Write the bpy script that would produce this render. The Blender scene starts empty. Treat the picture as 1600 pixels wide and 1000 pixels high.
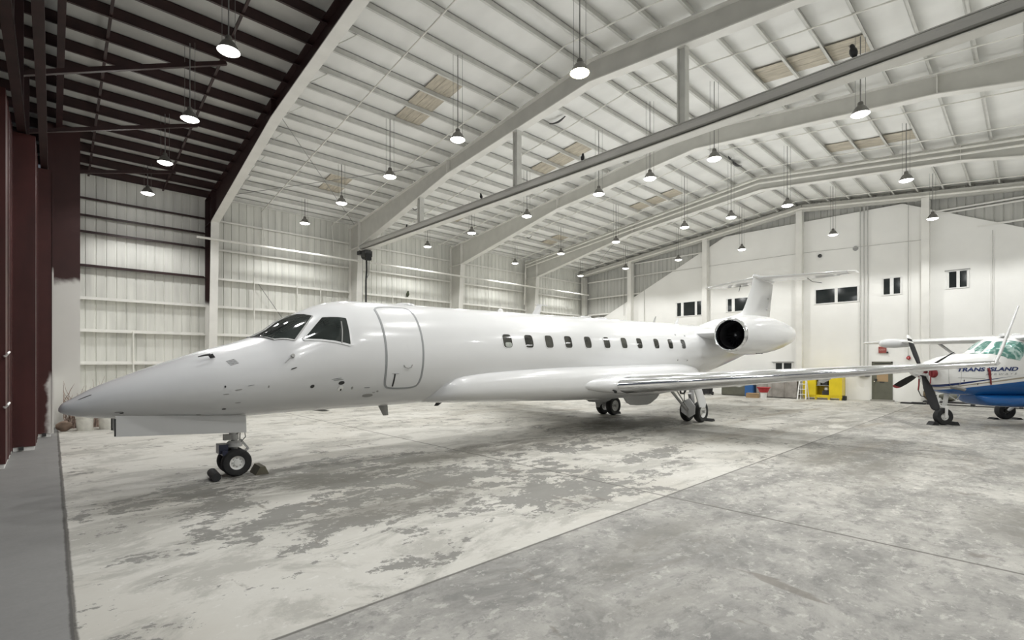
import bpy, bmesh, math, random
from math import sin, cos, pi, sqrt, atan2, radians
from mathutils import Vector, Matrix
C = bpy.context.scene.collection
random.seed(7)

# ------------------------------------------------------------------ helpers
MATS = {}
def mat(name, col, rough=0.6, metal=0.0, var=0.08, scale=3.0, bump=0.0, bscale=None, coat=0.0, stretch=(1, 1, 1), spec=0.5):
    if name in MATS: return MATS[name]
    m = bpy.data.materials.new(name); m.use_nodes = True
    nt = m.node_tree; N = nt.nodes; L = nt.links
    b = N['Principled BSDF']
    b.inputs['Roughness'].default_value = rough; b.inputs['Metallic'].default_value = metal
    b.inputs['Coat Weight'].default_value = coat; b.inputs['Coat Roughness'].default_value = 0.06
    b.inputs['Specular IOR Level'].default_value = spec
    tc = N.new('ShaderNodeTexCoord'); mp = N.new('ShaderNodeMapping'); mp.inputs['Scale'].default_value = stretch
    L.new(tc.outputs['Object'], mp.inputs['Vector'])
    n = N.new('ShaderNodeTexNoise'); n.inputs['Scale'].default_value = scale; n.inputs['Detail'].default_value = 5
    L.new(mp.outputs[0], n.inputs['Vector'])
    r = N.new('ShaderNodeValToRGB')
    r.color_ramp.elements[0].position = .3; r.color_ramp.elements[1].position = .7
    r.color_ramp.elements[0].color = (*[max(0, c * (1 - var)) for c in col], 1)
    r.color_ramp.elements[1].color = (*[min(1, c * (1 + var)) for c in col], 1)
    L.new(n.outputs['Fac'], r.inputs[0]); L.new(r.outputs[0], b.inputs['Base Color'])
    if bump:
        n2 = N.new('ShaderNodeTexNoise'); n2.inputs['Scale'].default_value = bscale or scale * 4; n2.inputs['Detail'].default_value = 6
        L.new(mp.outputs[0], n2.inputs['Vector'])
        bp = N.new('ShaderNodeBump'); bp.inputs['Strength'].default_value = bump; bp.inputs['Distance'].default_value = .02
        L.new(n2.outputs['Fac'], bp.inputs['Height']); L.new(bp.outputs[0], b.inputs['Normal'])
    MATS[name] = m
    return m

def node(nt, typ, ins=None, **kw):
    n = nt.nodes.new(typ)
    for k, v in kw.items(): setattr(n, k, v)
    for k, v in (ins or {}).items():
        s = n.inputs[k]
        if hasattr(v, 'is_output'): nt.links.new(v, s)
        else: s.default_value = v
    return n
def math_(nt, op, a, b=None, c=None):
    ins = {0: a}
    if b is not None: ins[1] = b
    if c is not None: ins[2] = c
    return node(nt, 'ShaderNodeMath', ins, operation=op).outputs[0]
def ramp(nt, fac, p0, p1):
    return node(nt, 'ShaderNodeMapRange', {0: fac, 1: p0, 2: p1}, interpolation_type='SMOOTHSTEP').outputs[0]
def mix(nt, f, a, b):
    n = node(nt, 'ShaderNodeMix', data_type='RGBA')
    for i, v in ((0, f), (6, a), (7, b)):
        if hasattr(v, 'is_output'): nt.links.new(v, n.inputs[i])
        else: n.inputs[i].default_value = v if i == 0 else ((*v, 1) if len(v) == 3 else v)
    return n.outputs[2]
def emat(name, col, strength):
    m = mat(name, (.9, .9, .88), .3)
    b = m.node_tree.nodes['Principled BSDF']
    b.inputs['Emission Color'].default_value = (*col, 1); b.inputs['Emission Strength'].default_value = strength
    return m

class MB:
    def __init__(s): s.v = []; s.f = []; s.mi = []; s.cur = 0
    def add(s, vs, fs):
        o = len(s.v); s.v += [tuple(v) for v in vs]; s.f += [tuple(i + o for i in f) for f in fs]; s.mi += [s.cur] * len(fs); return s
    def box(s, lo, hi):
        x0, y0, z0 = lo; x1, y1, z1 = hi
        return s.add([(x0,y0,z0),(x1,y0,z0),(x1,y1,z0),(x0,y1,z0),(x0,y0,z1),(x1,y0,z1),(x1,y1,z1),(x0,y1,z1)],
              [(3,2,1,0),(4,5,6,7),(0,1,5,4),(1,2,6,5),(2,3,7,6),(3,0,4,7)])
    def obox(s, M, size):
        a, b, c = [q / 2 for q in size]; o = len(s.v)
        s.box((-a,-b,-c),(a,b,c))
        for i in range(o, len(s.v)): s.v[i] = tuple(M @ Vector(s.v[i]))
        return s
    def beam(s, p, q, w, h, up=(0, 0, 1)):
        p, q = Vector(p), Vector(q); d = (q - p); l = d.length; d.normalize()
        u = Vector(up)
        if abs(d.dot(u)) > .99: u = Vector((0, 1, 0))
        r = d.cross(u).normalized(); u = r.cross(d)
        M = Matrix((d, r, u)).transposed().to_4x4(); M.translation = (p + q) / 2
        return s.obox(M, (l, w, h))
    def prism(s, pts, a, b):       # pts: list of 3d, extrude by vector a->b offsets
        n = len(pts); A, B = Vector(a), Vector(b)
        vs = [Vector(p) + A for p in pts] + [Vector(p) + B for p in pts]
        return s.add(vs, [tuple(range(n))[::-1], tuple(range(n, 2 * n))] + [(i, (i + 1) % n, n + (i + 1) % n, n + i) for i in range(n)])
    def loft(s, rings, caps=True, closed=True):
        n = len(rings[0]); vs = [p for r in rings for p in r]; fs = []
        for k in range(len(rings) - 1):
            for i in range(n if closed else n - 1):
                j = (i + 1) % n
                fs.append((k*n+i, k*n+j, (k+1)*n+j, (k+1)*n+i))
        if caps:
            fs.append(tuple(range(n))[::-1]); fs.append(tuple(range((len(rings)-1)*n, len(rings)*n)))
        return s.add(vs, fs)
    def tube(s, path, r, n=8, caps=True):
        P = [Vector(p) for p in path]; rings = []
        u = None
        for i, p in enumerate(P):
            d = (P[min(i+1, len(P)-1)] - P[max(i-1, 0)]).normalized()
            if u is None:
                u = Vector((0,0,1)) if abs(d.z) < .9 else Vector((1,0,0))
            a = d.cross(u)
            if a.length < 1e-6: a = d.orthogonal()
            a.normalize(); b = a.cross(d); u = b
            rr = r[i] if isinstance(r, (list, tuple)) else r
            rings.append([p + (a*cos(2*pi*k/n) + b*sin(2*pi*k/n))*rr for k in range(n)])
        return s.loft(rings, caps)
    def lathe(s, prof, c=(0,0,0), axis='z', n=24, caps=False):
        c = Vector(c); rings = []
        for r, h in prof:
            ring = []
            for k in range(n):
                a = 2*pi*k/n; x, y = r*cos(a), r*sin(a)
                ring.append(c + (Vector((x,y,h)) if axis == 'z' else Vector((y,h,x)) if axis == 'y' else Vector((h,x,y))))
            rings.append(ring)
        return s.loft(rings, caps)
    def build(s, name, m, parent=None, smooth=False, sharp=40):
        me = bpy.data.meshes.new(name); me.from_pydata(s.v, [], s.f); me.update()
        bm = bmesh.new(); bm.from_mesh(me); bmesh.ops.recalc_face_normals(bm, faces=bm.faces); bm.to_mesh(me); bm.free()
        for mm in (m if isinstance(m, (list, tuple)) else [m]): me.materials.append(mm)
        if len(me.polygons) == len(s.mi): me.polygons.foreach_set('material_index', s.mi)
        if smooth:
            me.polygons.foreach_set('use_smooth', [True] * len(me.polygons))
            me.set_sharp_from_angle(angle=radians(sharp))
        o = bpy.data.objects.new(name, me); C.objects.link(o)
        if parent: o.parent = parent
        return o
def tag(o, label, cat, group=None, kind=None):
    o['label'] = label; o['category'] = cat
    if group: o['group'] = group
    if kind: o['kind'] = kind
    return o
def thing(name, loc, rz, label, cat, group=None, kind=None):
    o = bpy.data.objects.new(name, None); C.objects.link(o); o.empty_display_size = .2
    o.location = loc; o.rotation_euler = (0, 0, rz)
    return tag(o, label, cat, group, kind)
def copy_tree(o, parent=None):
    c = o.copy(); C.objects.link(c)
    if parent: c.parent = parent
    for ch in list(o.children): copy_tree(ch, c)
    return c
ORD = ['first','second','third','fourth','fifth','sixth','seventh','eighth','ninth','tenth','eleventh','twelfth','thirteenth','fourteenth','fifteenth','sixteenth','seventeenth','eighteenth']

# ------------------------------------------------------------------ camera
H = 2.0
cam = bpy.data.cameras.new('camera'); co = bpy.data.objects.new('camera', cam); C.objects.link(co)
TH = atan2(812, 764)
co.location = (0, 0, H); co.rotation_euler = (pi/2, 0, TH - pi/2)
cam.sensor_width = 36; cam.lens = 764/1600*36; cam.shift_y = 65/1600; cam.clip_end = 200
bpy.context.scene.camera = co

# ------------------------------------------------------------------ hangar dimensions
XF = [4.98, 11.48, 17.98, 24.5]; XE = 31.0; YL = 24.7; YR = -7.1; YC = 8.8; X0 = .12
def roof(y): return 11.0 - .113*abs(y - YC)
BAYS = [(0.0, 4.98), (4.98, 11.48), (11.48, 17.98), (17.98, 24.5), (24.5, 31.0)]
BN = ['the front bay by the maroon doors', 'the second bay from the doors', 'the third bay from the doors', 'the fourth bay from the doors', 'the last bay by the end wall']
PK = [.35 + .93*k for k in range(17)]

# ------------------------------------------------------------------ floor
def floor_mat():
    m = bpy.data.materials.new('worn_painted_concrete'); m.use_nodes = True; nt = m.node_tree
    b = nt.nodes['Principled BSDF']
    pos = node(nt, 'ShaderNodeTexCoord').outputs['Object']
    sx = node(nt, 'ShaderNodeSeparateXYZ', {0: pos}); x, y = sx.outputs[0], sx.outputs[1]
    def noise(sc, det=6, st=(1,1,1), dist=0.0, ro=.6):
        mp = node(nt, 'ShaderNodeMapping', {0: pos, 3: st})
        return node(nt, 'ShaderNodeTexNoise', {'Vector': mp.outputs[0], 'Scale': sc, 'Detail': det, 'Roughness': ro, 'Distortion': dist}).outputs['Fac']
    n_big = noise(.33, 3); n_mid = noise(1.7, 11, (.8, 1.1, 1), .35, .74); n_fine = noise(7.0, 9, (.85,1.1,1), .2, .74); n_grain = noise(26, 6)
    # elongated bands: paint peeled by traffic, and shade painted in under the jet
    def blob(cx, cy, rx, ry, rot=0.0):
        mp = node(nt, 'ShaderNodeMapping', {0: pos, 1: (-cx, -cy, 0)})
        mp2 = node(nt, 'ShaderNodeMapping', {0: mp.outputs[0], 2: (0, 0, -rot), 3: (1, 1, 0)})
        mp3 = node(nt, 'ShaderNodeMapping', {0: mp2.outputs[0], 3: (1/rx, 1/ry, 0)})
        l = node(nt, 'ShaderNodeVectorMath', {0: mp3.outputs[0]}, operation='LENGTH').outputs['Value']
        return math_(nt, 'MULTIPLY', ramp(nt, l, 1.25, .35), 1.0)
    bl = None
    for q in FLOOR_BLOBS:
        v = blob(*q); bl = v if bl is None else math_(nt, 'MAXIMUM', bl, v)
    base = math_(nt, 'ADD', math_(nt, 'MULTIPLY', n_mid, .8), math_(nt, 'MULTIPLY', n_fine, .45))
    base = math_(nt, 'ADD', base, math_(nt, 'MULTIPLY_ADD', n_big, .3, -.275))
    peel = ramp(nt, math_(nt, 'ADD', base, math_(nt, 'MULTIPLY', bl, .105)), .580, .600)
    inA = math_(nt, 'MULTIPLY', math_(nt, 'GREATER_THAN', y, 3.73), math_(nt, 'GREATER_THAN', x, X0))
    # painted part and bare part of the floor
    paint = mix(nt, n_mid, (.41, .395, .355), (.60, .59, .55))
    paint = mix(nt, math_(nt, 'MULTIPLY', ramp(nt, n_big, .45, .62), .35), paint, (.37, .345, .295))
    haze = noise(.9, 10, (.7, 1.2, 1), .6, .72)
    paint = mix(nt, math_(nt, 'MULTIPLY', ramp(nt, haze, .47, .58), .6), paint, (.27, .262, .235))
    paint = mix(nt, math_(nt, 'MULTIPLY', ramp(nt, n_fine, .56, .64), .5), paint, (.62, .61, .58))
    bare = mix(nt, n_mid, (.10, .098, .09), (.22, .216, .198))
    A = mix(nt, math_(nt, 'MULTIPLY', peel, .88), paint, bare)
    # bare concrete bay with thin haze of old paint
    n_b = noise(1.0, 11, (.8,1.1,1), .35, .78); n_b2 = noise(5.2, 9, (.8,1.1,1), .2, .74)
    g = mix(nt, ramp(nt, n_b, .33, .66), (.172, .168, .155), (.455, .442, .405))
    g = mix(nt, math_(nt, 'MULTIPLY', ramp(nt, n_b2, .53, .60), .6), g, (.14, .138, .13))
    g = mix(nt, math_(nt, 'MULTIPLY', ramp(nt, n_fine, .55, .62), .5), g, (.66, .64, .59))
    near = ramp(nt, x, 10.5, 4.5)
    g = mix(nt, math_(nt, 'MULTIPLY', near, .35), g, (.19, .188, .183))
    col = mix(nt, inA, g, A)
    # brown stains far in
    st = noise(.55, 6, (.45, 1.5, 1), .5)
    col = mix(nt, math_(nt, 'MULTIPLY', ramp(nt, st, .52, .68), math_(nt, 'MULTIPLY', ramp(nt, x, 7, 15), .6)), col, (.25, .215, .165))
    s2 = noise(1.3, 10, (.8, 1.2, 1), .4, .75)
    col = mix(nt, math_(nt, 'MULTIPLY', ramp(nt, s2, .54, .62), math_(nt, 'MULTIPLY', ramp(nt, x, 6, 11), .5)), col, (.22, .21, .19))
    sp = noise(1.9, 5, (1.4, .5, 1), .4)
    col = mix(nt, math_(nt, 'MULTIPLY', ramp(nt, sp, .64, .70), .7), col, (.16, .145, .125))
    # ground-in soil, plus painted shade under the jet and at the right edge
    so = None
    for q in SOIL_SHADE:
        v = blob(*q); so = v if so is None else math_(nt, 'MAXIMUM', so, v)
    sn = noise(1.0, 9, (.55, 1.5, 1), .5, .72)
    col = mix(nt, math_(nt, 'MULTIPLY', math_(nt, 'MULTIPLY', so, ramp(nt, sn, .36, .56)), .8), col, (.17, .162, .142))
    # old saw-cut joints filled with dirt
    for v, c, w in ((x, 6.65, .017), (y, 3.73, .014), (x, 18.3, .012), (y, 14.2, .008), (y, -2.6, .009)):
        d = math_(nt, 'ABSOLUTE', math_(nt, 'ADD', math_(nt, 'SUBTRACT', v, c), math_(nt, 'MULTIPLY', math_(nt, 'SUBTRACT', n_fine, .5), .02)))
        col = mix(nt, math_(nt, 'MULTIPLY', ramp(nt, d, w*1.7, w*.6), .85), col, (.08, .075, .065))
    # apron outside the door line
    ap = mix(nt, n_b, (.135, .133, .13), (.225, .222, .215))
    ap = mix(nt, math_(nt, 'MULTIPLY', n_grain, .3), ap, (.30, .295, .285))
    ins = math_(nt, 'GREATER_THAN', math_(nt, 'ADD', x, math_(nt, 'MULTIPLY', math_(nt, 'SUBTRACT', n_fine, .5), .03)), X0)
    col = mix(nt, ins, ap, col)
    de = math_(nt, 'ABSOLUTE', math_(nt, 'ADD', math_(nt, 'SUBTRACT', x, X0), math_(nt, 'MULTIPLY', math_(nt, 'SUBTRACT', n_mid, .5), .05)))
    col = mix(nt, math_(nt, 'MULTIPLY', ramp(nt, de, .03, .012), .85), col, (.05, .045, .04))
    nt.links.new(col, b.inputs['Base Color'])
    rg = math_(nt, 'ADD', .42, math_(nt, 'MULTIPLY', n_mid, .35)); nt.links.new(rg, b.inputs['Roughness'])
    b.inputs['Specular IOR Level'].default_value = .35
    bp = node(nt, 'ShaderNodeBump', {'Strength': .25, 'Distance': .006, 'Height': math_(nt, 'SUBTRACT', n_fine, math_(nt, 'MULTIPLY', peel, .4))})
    nt.links.new(bp.outputs[0], b.inputs['Normal'])
    return m
SOIL_SHADE = [(2.8, 8.6, 2.6, 1.2, .05), (7.5, 8.6, 4.0, .9, 0), (13.6, 9.0, 3.6, 1.6, 0), (8.7, -.2, 1.3, .9, 0), (4.6, 2.6, 1.6, .6, .2), (11.5, 2.5, 2.6, 1.0, .1), (18.5, 4.5, 4.0, 1.2, 0), (3.8, 6.3, 1.8, .9, .2)]
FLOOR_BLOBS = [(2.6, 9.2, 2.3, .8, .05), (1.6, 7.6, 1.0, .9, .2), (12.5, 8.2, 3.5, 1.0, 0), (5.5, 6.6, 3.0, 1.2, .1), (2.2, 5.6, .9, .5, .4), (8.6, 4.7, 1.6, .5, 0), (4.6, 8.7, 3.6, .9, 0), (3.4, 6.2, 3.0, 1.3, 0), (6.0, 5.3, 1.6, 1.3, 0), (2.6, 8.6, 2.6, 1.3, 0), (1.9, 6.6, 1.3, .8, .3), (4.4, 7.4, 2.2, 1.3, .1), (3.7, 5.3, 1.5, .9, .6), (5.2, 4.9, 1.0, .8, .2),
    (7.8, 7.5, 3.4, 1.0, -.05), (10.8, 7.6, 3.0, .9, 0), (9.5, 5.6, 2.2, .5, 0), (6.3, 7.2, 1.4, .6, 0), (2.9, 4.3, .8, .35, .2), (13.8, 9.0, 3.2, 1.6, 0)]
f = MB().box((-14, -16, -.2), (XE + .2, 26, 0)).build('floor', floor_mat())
tag(f, 'worn concrete hangar floor with peeling pale paint', 'floor', kind='structure')

# ------------------------------------------------------------------ shell materials
M_CEIL = mat('white_insulation', (.86, .86, .835), .75, var=.05, scale=1.2, bump=.35, bscale=3.0, stretch=(1, .6, 1))
M_PURL = mat('cream_steel', (.62, .62, .585), .55, var=.08, scale=4)
M_FRAME = mat('cream_frame_steel', (.56, .555, .515), .5, var=.06, scale=2)
M_FLANGE = mat('white_frame_steel', (.76, .75, .71), .5, var=.05, scale=2)
M_WALL = mat('cream_cladding', (.70, .70, .655), .5, var=.12, scale=1.3, stretch=(3, 3, .35))
M_GIRT = mat('white_girt_steel', (.80, .79, .75), .5, var=.06)
M_MAROON = mat('maroon_steel', (.028, .0105, .0100), .5, var=.3, scale=3)
M_MDOOR = mat('maroon_door_sheet', (.060, .016, .015), .42, var=.3, scale=2, stretch=(1, 1, .3))
M_PLASTER = mat('white_plaster', (.84, .835, .805), .8, var=.03, scale=.8, bump=.05, bscale=14)
M_BLACK = mat('black_rubber', (.016, .016, .017), .7, var=.3, scale=9)
M_PIPE = mat('white_pipe', (.78, .77, .72), .45)
M_DGLASS = mat('dark_window_glass', (.018, .022, .022), .08, var=.2, scale=1.0)
M_CHROME = mat('polished_aluminium', (.78, .79, .81), .13, 1.0, var=.03, scale=6)
M_GREY = mat('grey_steel', (.33, .33, .32), .5, .3)
M_DARK = mat('dark_steel', (.05, .05, .05), .5, .3)
M_TAN = mat('stained_tan_panel', (.50, .455, .37), .7, var=.2, scale=2.5, stretch=(5, 1, 1))
M_WHITEP = mat('white_gloss_plastic', (.80, .80, .78), .35)
M_YEL = mat('yellow_enamel', (.76, .58, .02), .35, var=.06)
M_RED = mat('red_plastic', (.38, .02, .025), .45)
M_BLUE = mat('blue_enamel', (.03, .12, .33), .4)
M_OLIVE = mat('olive_grey_paint', (.125, .125, .095), .5, var=.1)
M_CARD = mat('cardboard', (.36, .25, .14), .85)

# spray-painted steel: maroon above, white overspray below about 4.45 m
def sprayed(name, top, low, zc, wob, yedge=None):
    m = bpy.data.materials.new(name); m.use_nodes = True; nt = m.node_tree; b = nt.nodes['Principled BSDF']
    pos = node(nt, 'ShaderNodeNewGeometry').outputs['Position']
    sx = node(nt, 'ShaderNodeSeparateXYZ', {0: pos})
    n = node(nt, 'ShaderNodeTexNoise', {'Vector': pos, 'Scale': 2.4, 'Detail': 6}).outputs['Fac']
    zz = math_(nt, 'ADD', sx.outputs[2], math_(nt, 'MULTIPLY', math_(nt, 'SUBTRACT', n, .5), wob))
    t = mix(nt, n, tuple(c*.7 for c in top), tuple(c*1.3 for c in top))
    l = mix(nt, n, tuple(c*.94 for c in low), low)
    nt.links.new(mix(nt, ramp(nt, zz, zc + .12, zc - .12), t, l), b.inputs['Base Color'])
    b.inputs['Roughness'].default_value = .5
    return m
M_SPRAY = sprayed('sprayed_frame_steel', (.030, .0115, .0105), (.76, .75, .71), 4.5, .4)
M_SPRAYJ = sprayed('sprayed_jamb_steel', (.040, .012, .011), (.74, .735, .70), 4.45, .5)

# ------------------------------------------------------------------ ceiling
mb = MB(); ys = []
edges = sorted([YC + s*p for p in PK for s in (1, -1)] + [YL, YR, YC])
edges = [e for e in edges if YR <= e <= YL]
for a, b_ in zip(edges[:-1], edges[1:]):
    for k in range(6): ys.append((a + (b_ - a)*k/6, sin(pi*k/6)))
ys.append((edges[-1], 0))
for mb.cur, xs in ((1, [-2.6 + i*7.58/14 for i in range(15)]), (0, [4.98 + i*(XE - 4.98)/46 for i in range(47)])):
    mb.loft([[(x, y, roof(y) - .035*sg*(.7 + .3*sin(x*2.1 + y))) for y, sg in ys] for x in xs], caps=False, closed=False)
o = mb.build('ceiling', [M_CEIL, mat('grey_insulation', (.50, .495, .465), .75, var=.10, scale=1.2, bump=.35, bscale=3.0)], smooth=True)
tag(o, 'white quilted insulation lining under the sloping hangar roof', 'ceiling', kind='structure')
o = MB().prism([(-2.6, YL + .2, roof(YL) + .1), (-2.6, YC, 11.15), (-2.6, YR - .2, roof(YR) + .1), (-2.6, YR - .2, roof(YR) + .16), (-2.6, YC, 11.22), (-2.6, YL + .2, roof(YL) + .16)], (0, 0, 0), (XE + 2.8, 0, 0)).build('roof', M_GREY)
tag(o, 'metal roof deck above the insulation lining', 'roof', kind='structure')

# ------------------------------------------------------------------ ribbed cladding walls
def ribbed(p0, dirv, nrm, length, z0, ztop, pitch=.31):
    """trapezoid ribs along dirv; nrm points into the room"""
    d, n = Vector(dirv), Vector(nrm); mb = MB(); P = []
    x = 0
    while x < length - 1e-6:
        for dx, h in ((0, 0), (.255, 0), (.27, -.03), (.295, -.03)):
            if x + dx <= length: P.append((x + dx, h))
        x += pitch
    P.append((length, 0))
    lo = [Vector(p0) + d*x + n*h + Vector((0, 0, z0)) for x, h in P]
    hi = []
    for (x, h), q in zip(P, lo):
        r = Vector(p0) + d*x + n*h; hi.append(Vector((r.x, r.y, ztop(r))))
    mb.loft([lo, hi], caps=False, closed=False)
    return mb
o = ribbed((-.3, YL, 0), (1, 0, 0), (0, -1, 0), XE + .3, 0, lambda r: roof(YL) + .1).build('wall_left', M_WALL)
tag(o, 'tall ribbed metal side wall painted cream behind the jet', 'wall', kind='structure')
o = ribbed((XE, YL, 0), (0, -1, 0), (-1, 0, 0), YL - YR, 0, lambda r: roof(r.y) + .1).build('wall_end', mat('grey_cladding', (.50, .50, .47), .5, var=.1, scale=1.3, stretch=(3, 3, .35)))
tag(o, 'ribbed metal end wall showing above the white plaster gable', 'wall', kind='structure')
o = ribbed((-.3, YR, 0), (1, 0, 0), (0, 1, 0), XE + .3, 0, lambda r: roof(YR) + .1).build('wall_right', M_WALL)
tag(o, 'ribbed metal side wall on the camera side of the hangar', 'wall', kind='structure')
# white plaster gable in front of the end wall
gp = [(YL - .05, 0), (YR + .05, 0), (YR + .05, 4.3), (4.4, 9.85), (13.2, 9.85), (YL - .05, 4.35)]
o = MB().prism([(0, y, z) for y, z in gp], (30.8, 0, 0), (30.93, 0, 0)).build('wall_back', M_PLASTER)
tag(o, 'smooth white plaster gable wall with windows at the far end', 'wall', kind='structure')

# ------------------------------------------------------------------ portal frames
def frame_mesh(X, webm, flm, dark=False):
    mb = MB(); t = .02; w = .15
    haunch = [(24.0, 0), (23.45, 7.85), (15.8, 9.42), (YC, 10.12)]
    for sgn in (1, -1):
        my = lambda y: y if sgn == 1 else 2*YC - y
        inner = [(my(y), z) for y, z in haunch]
        outer = [(my(24.55), 0), (my(24.55), roof(24.55) - .24), (my(YC), 10.76)]
        poly = [(0, y, z) for y, z in inner] + [(0, y, z) for y, z in outer[::-1]]
        mb.cur = 0; mb.prism(poly, (X - t/2, 0, 0), (X + t/2, 0, 0))
        mb.cur = 1
        for (ya, za), (yb, zb) in zip(inner[:-1], inner[1:]): mb.beam((X, ya, za), (X, yb, zb), 2*w, .03)
        mb.cur = 0 if dark else 1
        for (ya, za), (yb, zb) in zip(outer[:-1], outer[1:]): mb.beam((X, ya, za), (X, yb, zb), 2*w, .03)
        for (a, b_) in (((23.45, 7.85), (24.55, 7.85)), ((23.45, 7.85), (23.45, roof(23.45) - .25)), ((15.8, 9.42), (15.8, roof(15.8) - .25))):
            mb.beam((X, my(a[0]), a[1]), (X, my(b_[0]), b_[1]), 2*w, .02)
    return mb.build('portal_frame', [webm, flm])
fl = ['first portal frame from the doors, maroon web with white flanges', 'second portal frame from the doors, cream, carrying the crane beam',
      'third portal frame from the doors, cream steel', 'fourth portal frame from the doors, cream with pipes along its top']
for i, X in enumerate(XF):
    o = frame_mesh(X, M_SPRAY if i == 0 else M_FRAME, M_FLANGE, i == 0)
    tag(o, fl[i], 'roof frame', 'portal frames', 'structure')
# slim frame against the end wall
mb = MB()
for s in (1, -1):
    a = (YL - .2 if s == 1 else YR + .2); mb.beam((30.55, a, roof(a) - .45), (30.55, YC, 10.55), .22, .36)
o = mb.build('portal_frame', M_FRAME); tag(o, 'shallow cream rafter running along the top of the end wall', 'roof frame', 'portal frames', 'structure')
ecn = ['nearest the left corner', 'second from the left corner', 'under the ridge', 'right of the ridge by the twin small windows', 'farthest right']
for i, y in enumerate((19.96, 14.35, 8.92, 3.49, -1.95)):
    mb = MB(); z = roof(y) - .55
    mb.box((30.40, y - .15, 0), (30.43, y + .15, z)).box((30.43, y - .015, 0), (30.8, y + .015, z)).box((30.77, y - .15, 0), (30.80, y + .15, z))
    mb.box((30.43, y - .13, 0), (30.78, y - .10, z)).box((30.43, y + .10, 0), (30.78, y + .13, z))
    o = mb.build('end_wall_column', M_FLANGE); tag(o, 'white steel column on the end wall, ' + ecn[i], 'column', 'end wall columns', 'structure')
mb = MB().box((30.5, 24.05, 0), (30.8, 24.4, 8.6)); o = mb.build('end_wall_column', M_FRAME)
tag(o, 'cream corner column where the ribbed side wall meets the end wall', 'column', 'end wall columns', 'structure')
# end rafter above the door line, and braces
mb = MB()
for s in (1, -1):
    a = (YL - .2 if s == 1 else YR + .2)
    mb.beam((.16, a, roof(a) - .45), (.16, YC, 10.5), .14, .4)
o = mb.build('portal_frame', M_MAROON); tag(o, 'dark maroon end rafter above the hangar door line', 'roof frame', 'portal frames', 'structure')

# ------------------------------------------------------------------ purlins
def purlin_mesh(name, x0, x1, m, d=.2):
    mb = MB(); l = x1 - x0 - .03
    mb.box((.015, -.004, -d), (l, .004, 0)).box((.015, -.06, -d), (l, .004, .01 - d)).box((.015, -.004, -.012), (l, .06, 0))
    return mb.build(name, m)
for bi, (x0, x1) in enumerate(BAYS):
    a = -2.6 if bi == 0 else x0
    proto = None
    for s in (1, -1):
        side = 'left' if s == 1 else 'right'
        for k, p in enumerate(PK):
            y = YC + s*p
            if proto is None: proto = purlin_mesh('roof_purlin', a, x1, M_MAROON if bi == 0 else M_PURL, .3 if bi == 0 else .2); o = proto
            else: o = proto.copy(); C.objects.link(o)
            o.location = (a, y, roof(y) - .02)
            tag(o, f"{'maroon' if bi == 0 else 'cream'} roof purlin in {BN[bi]}, {ORD[k]} down the {side} roof slope from the ridge", 'purlin', 'roof purlins', 'structure')

# flange braces on the first white frame
for k, i in enumerate((3, 5, 7, 9, 11, 13)):
    y = YC + PK[i]; zb_ = 10.12 - .1*(y - YC) if y < 15.8 else 9.42 - .205*(y - 15.8)
    o = MB().beam((5.1, y, zb_ + .04), (5.75, y, roof(y) - .2), .06, .02).build('flange_brace', M_PURL)
    tag(o, f"short cream brace tying the first frame to a purlin, {ORD[k]} down from the ridge", 'brace', 'flange braces', 'structure')
# stained panels in the insulation
for bi, xc in ((1, 8.87), (2, 15.45), (3, 22.88)):
    for nm, cells in (('left slope', (4, 5, 6)), ('left slope near the wall', (12, 13)), ('right slope', (-4, -5, -6))):
        for k, c in enumerate(cells):
            s = 1 if c > 0 else -1; ya = YC + s*(PK[abs(c)-1] + .03); yb = YC + s*(PK[abs(c)] - .03)
            jx = random.uniform(-.08, .08)
            mb = MB()
            for q in range(3):
                w0 = xc - .46 + jx + q*.31
                mb.prism([(w0, ya, roof(ya) - .075), (w0 + .3, ya, roof(ya) - .075), (w0 + .3, yb, roof(yb) - .075), (w0, yb, roof(yb) - .075)], (0, 0, 0), (0, 0, .012))
            o = mb.build('ceiling_panel', M_TAN)
            tag(o, f"stained tan panel let into the ceiling of {BN[bi]}, {nm}, {ORD[k]} from the ridge", 'ceiling panel', 'stained ceiling panels', 'structure')

# ------------------------------------------------------------------ girts
GZ = [1.95, 3.19, 4.42, 5.65, 6.93, 8.2]
def girt(a, b_, m, nrm):
    mb = MB(); n = Vector(nrm); p, q = Vector(a), Vector(b_)
    mb.beam(p + n*.1, q + n*.1, .2, .012); mb.beam(p + n*.2 - Vector((0,0,.03)), q + n*.2 - Vector((0,0,.03)), .012, .07)
    mb.beam(p + Vector((0, 0, .03)), q + Vector((0, 0, .03)), .012, .07)
    return mb.build('wall_girt', m)
for bi, (x0, x1) in enumerate(BAYS):
    zs = GZ + ([7.55] if bi == 0 else [])
    for k, z in enumerate(zs):
        dark = bi == 0 and z > 4.5
        o = girt((x0 + (.65 if bi == 0 else .16), YL - .03, z), (x1 - .16, YL - .03, z), M_MAROON if dark else M_GIRT, (0, -1, 0))
        pos_ = f"{ORD[k]} above the floor" if k < 6 else 'extra one just below the top'
        tag(o, f"{'maroon' if dark else 'white'} wall girt on the left wall in {BN[bi]}, {pos_}", 'girt', 'left wall girts', 'structure')
for k, (z, ya, yb) in enumerate(((5.65, 24.0, 22.0), (6.93, 24.0, 19.3), (8.2, 24.0, 16.5), (9.1, 19.7, 14.5), (9.05, 3.3, 0), (8.2, 1.7, -6.9), (9.2, 3.3, -6.0))):
    o = girt((XE - .03, ya, z), (XE - .03, yb, z), M_GIRT, (-1, 0, 0))
    tag(o, f"white girt on the ribbed end wall above the plaster gable, {'left' if k < 4 else 'right'} of the ridge, about {z:.1f} m up", 'girt', 'end wall girts', 'structure')

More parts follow.
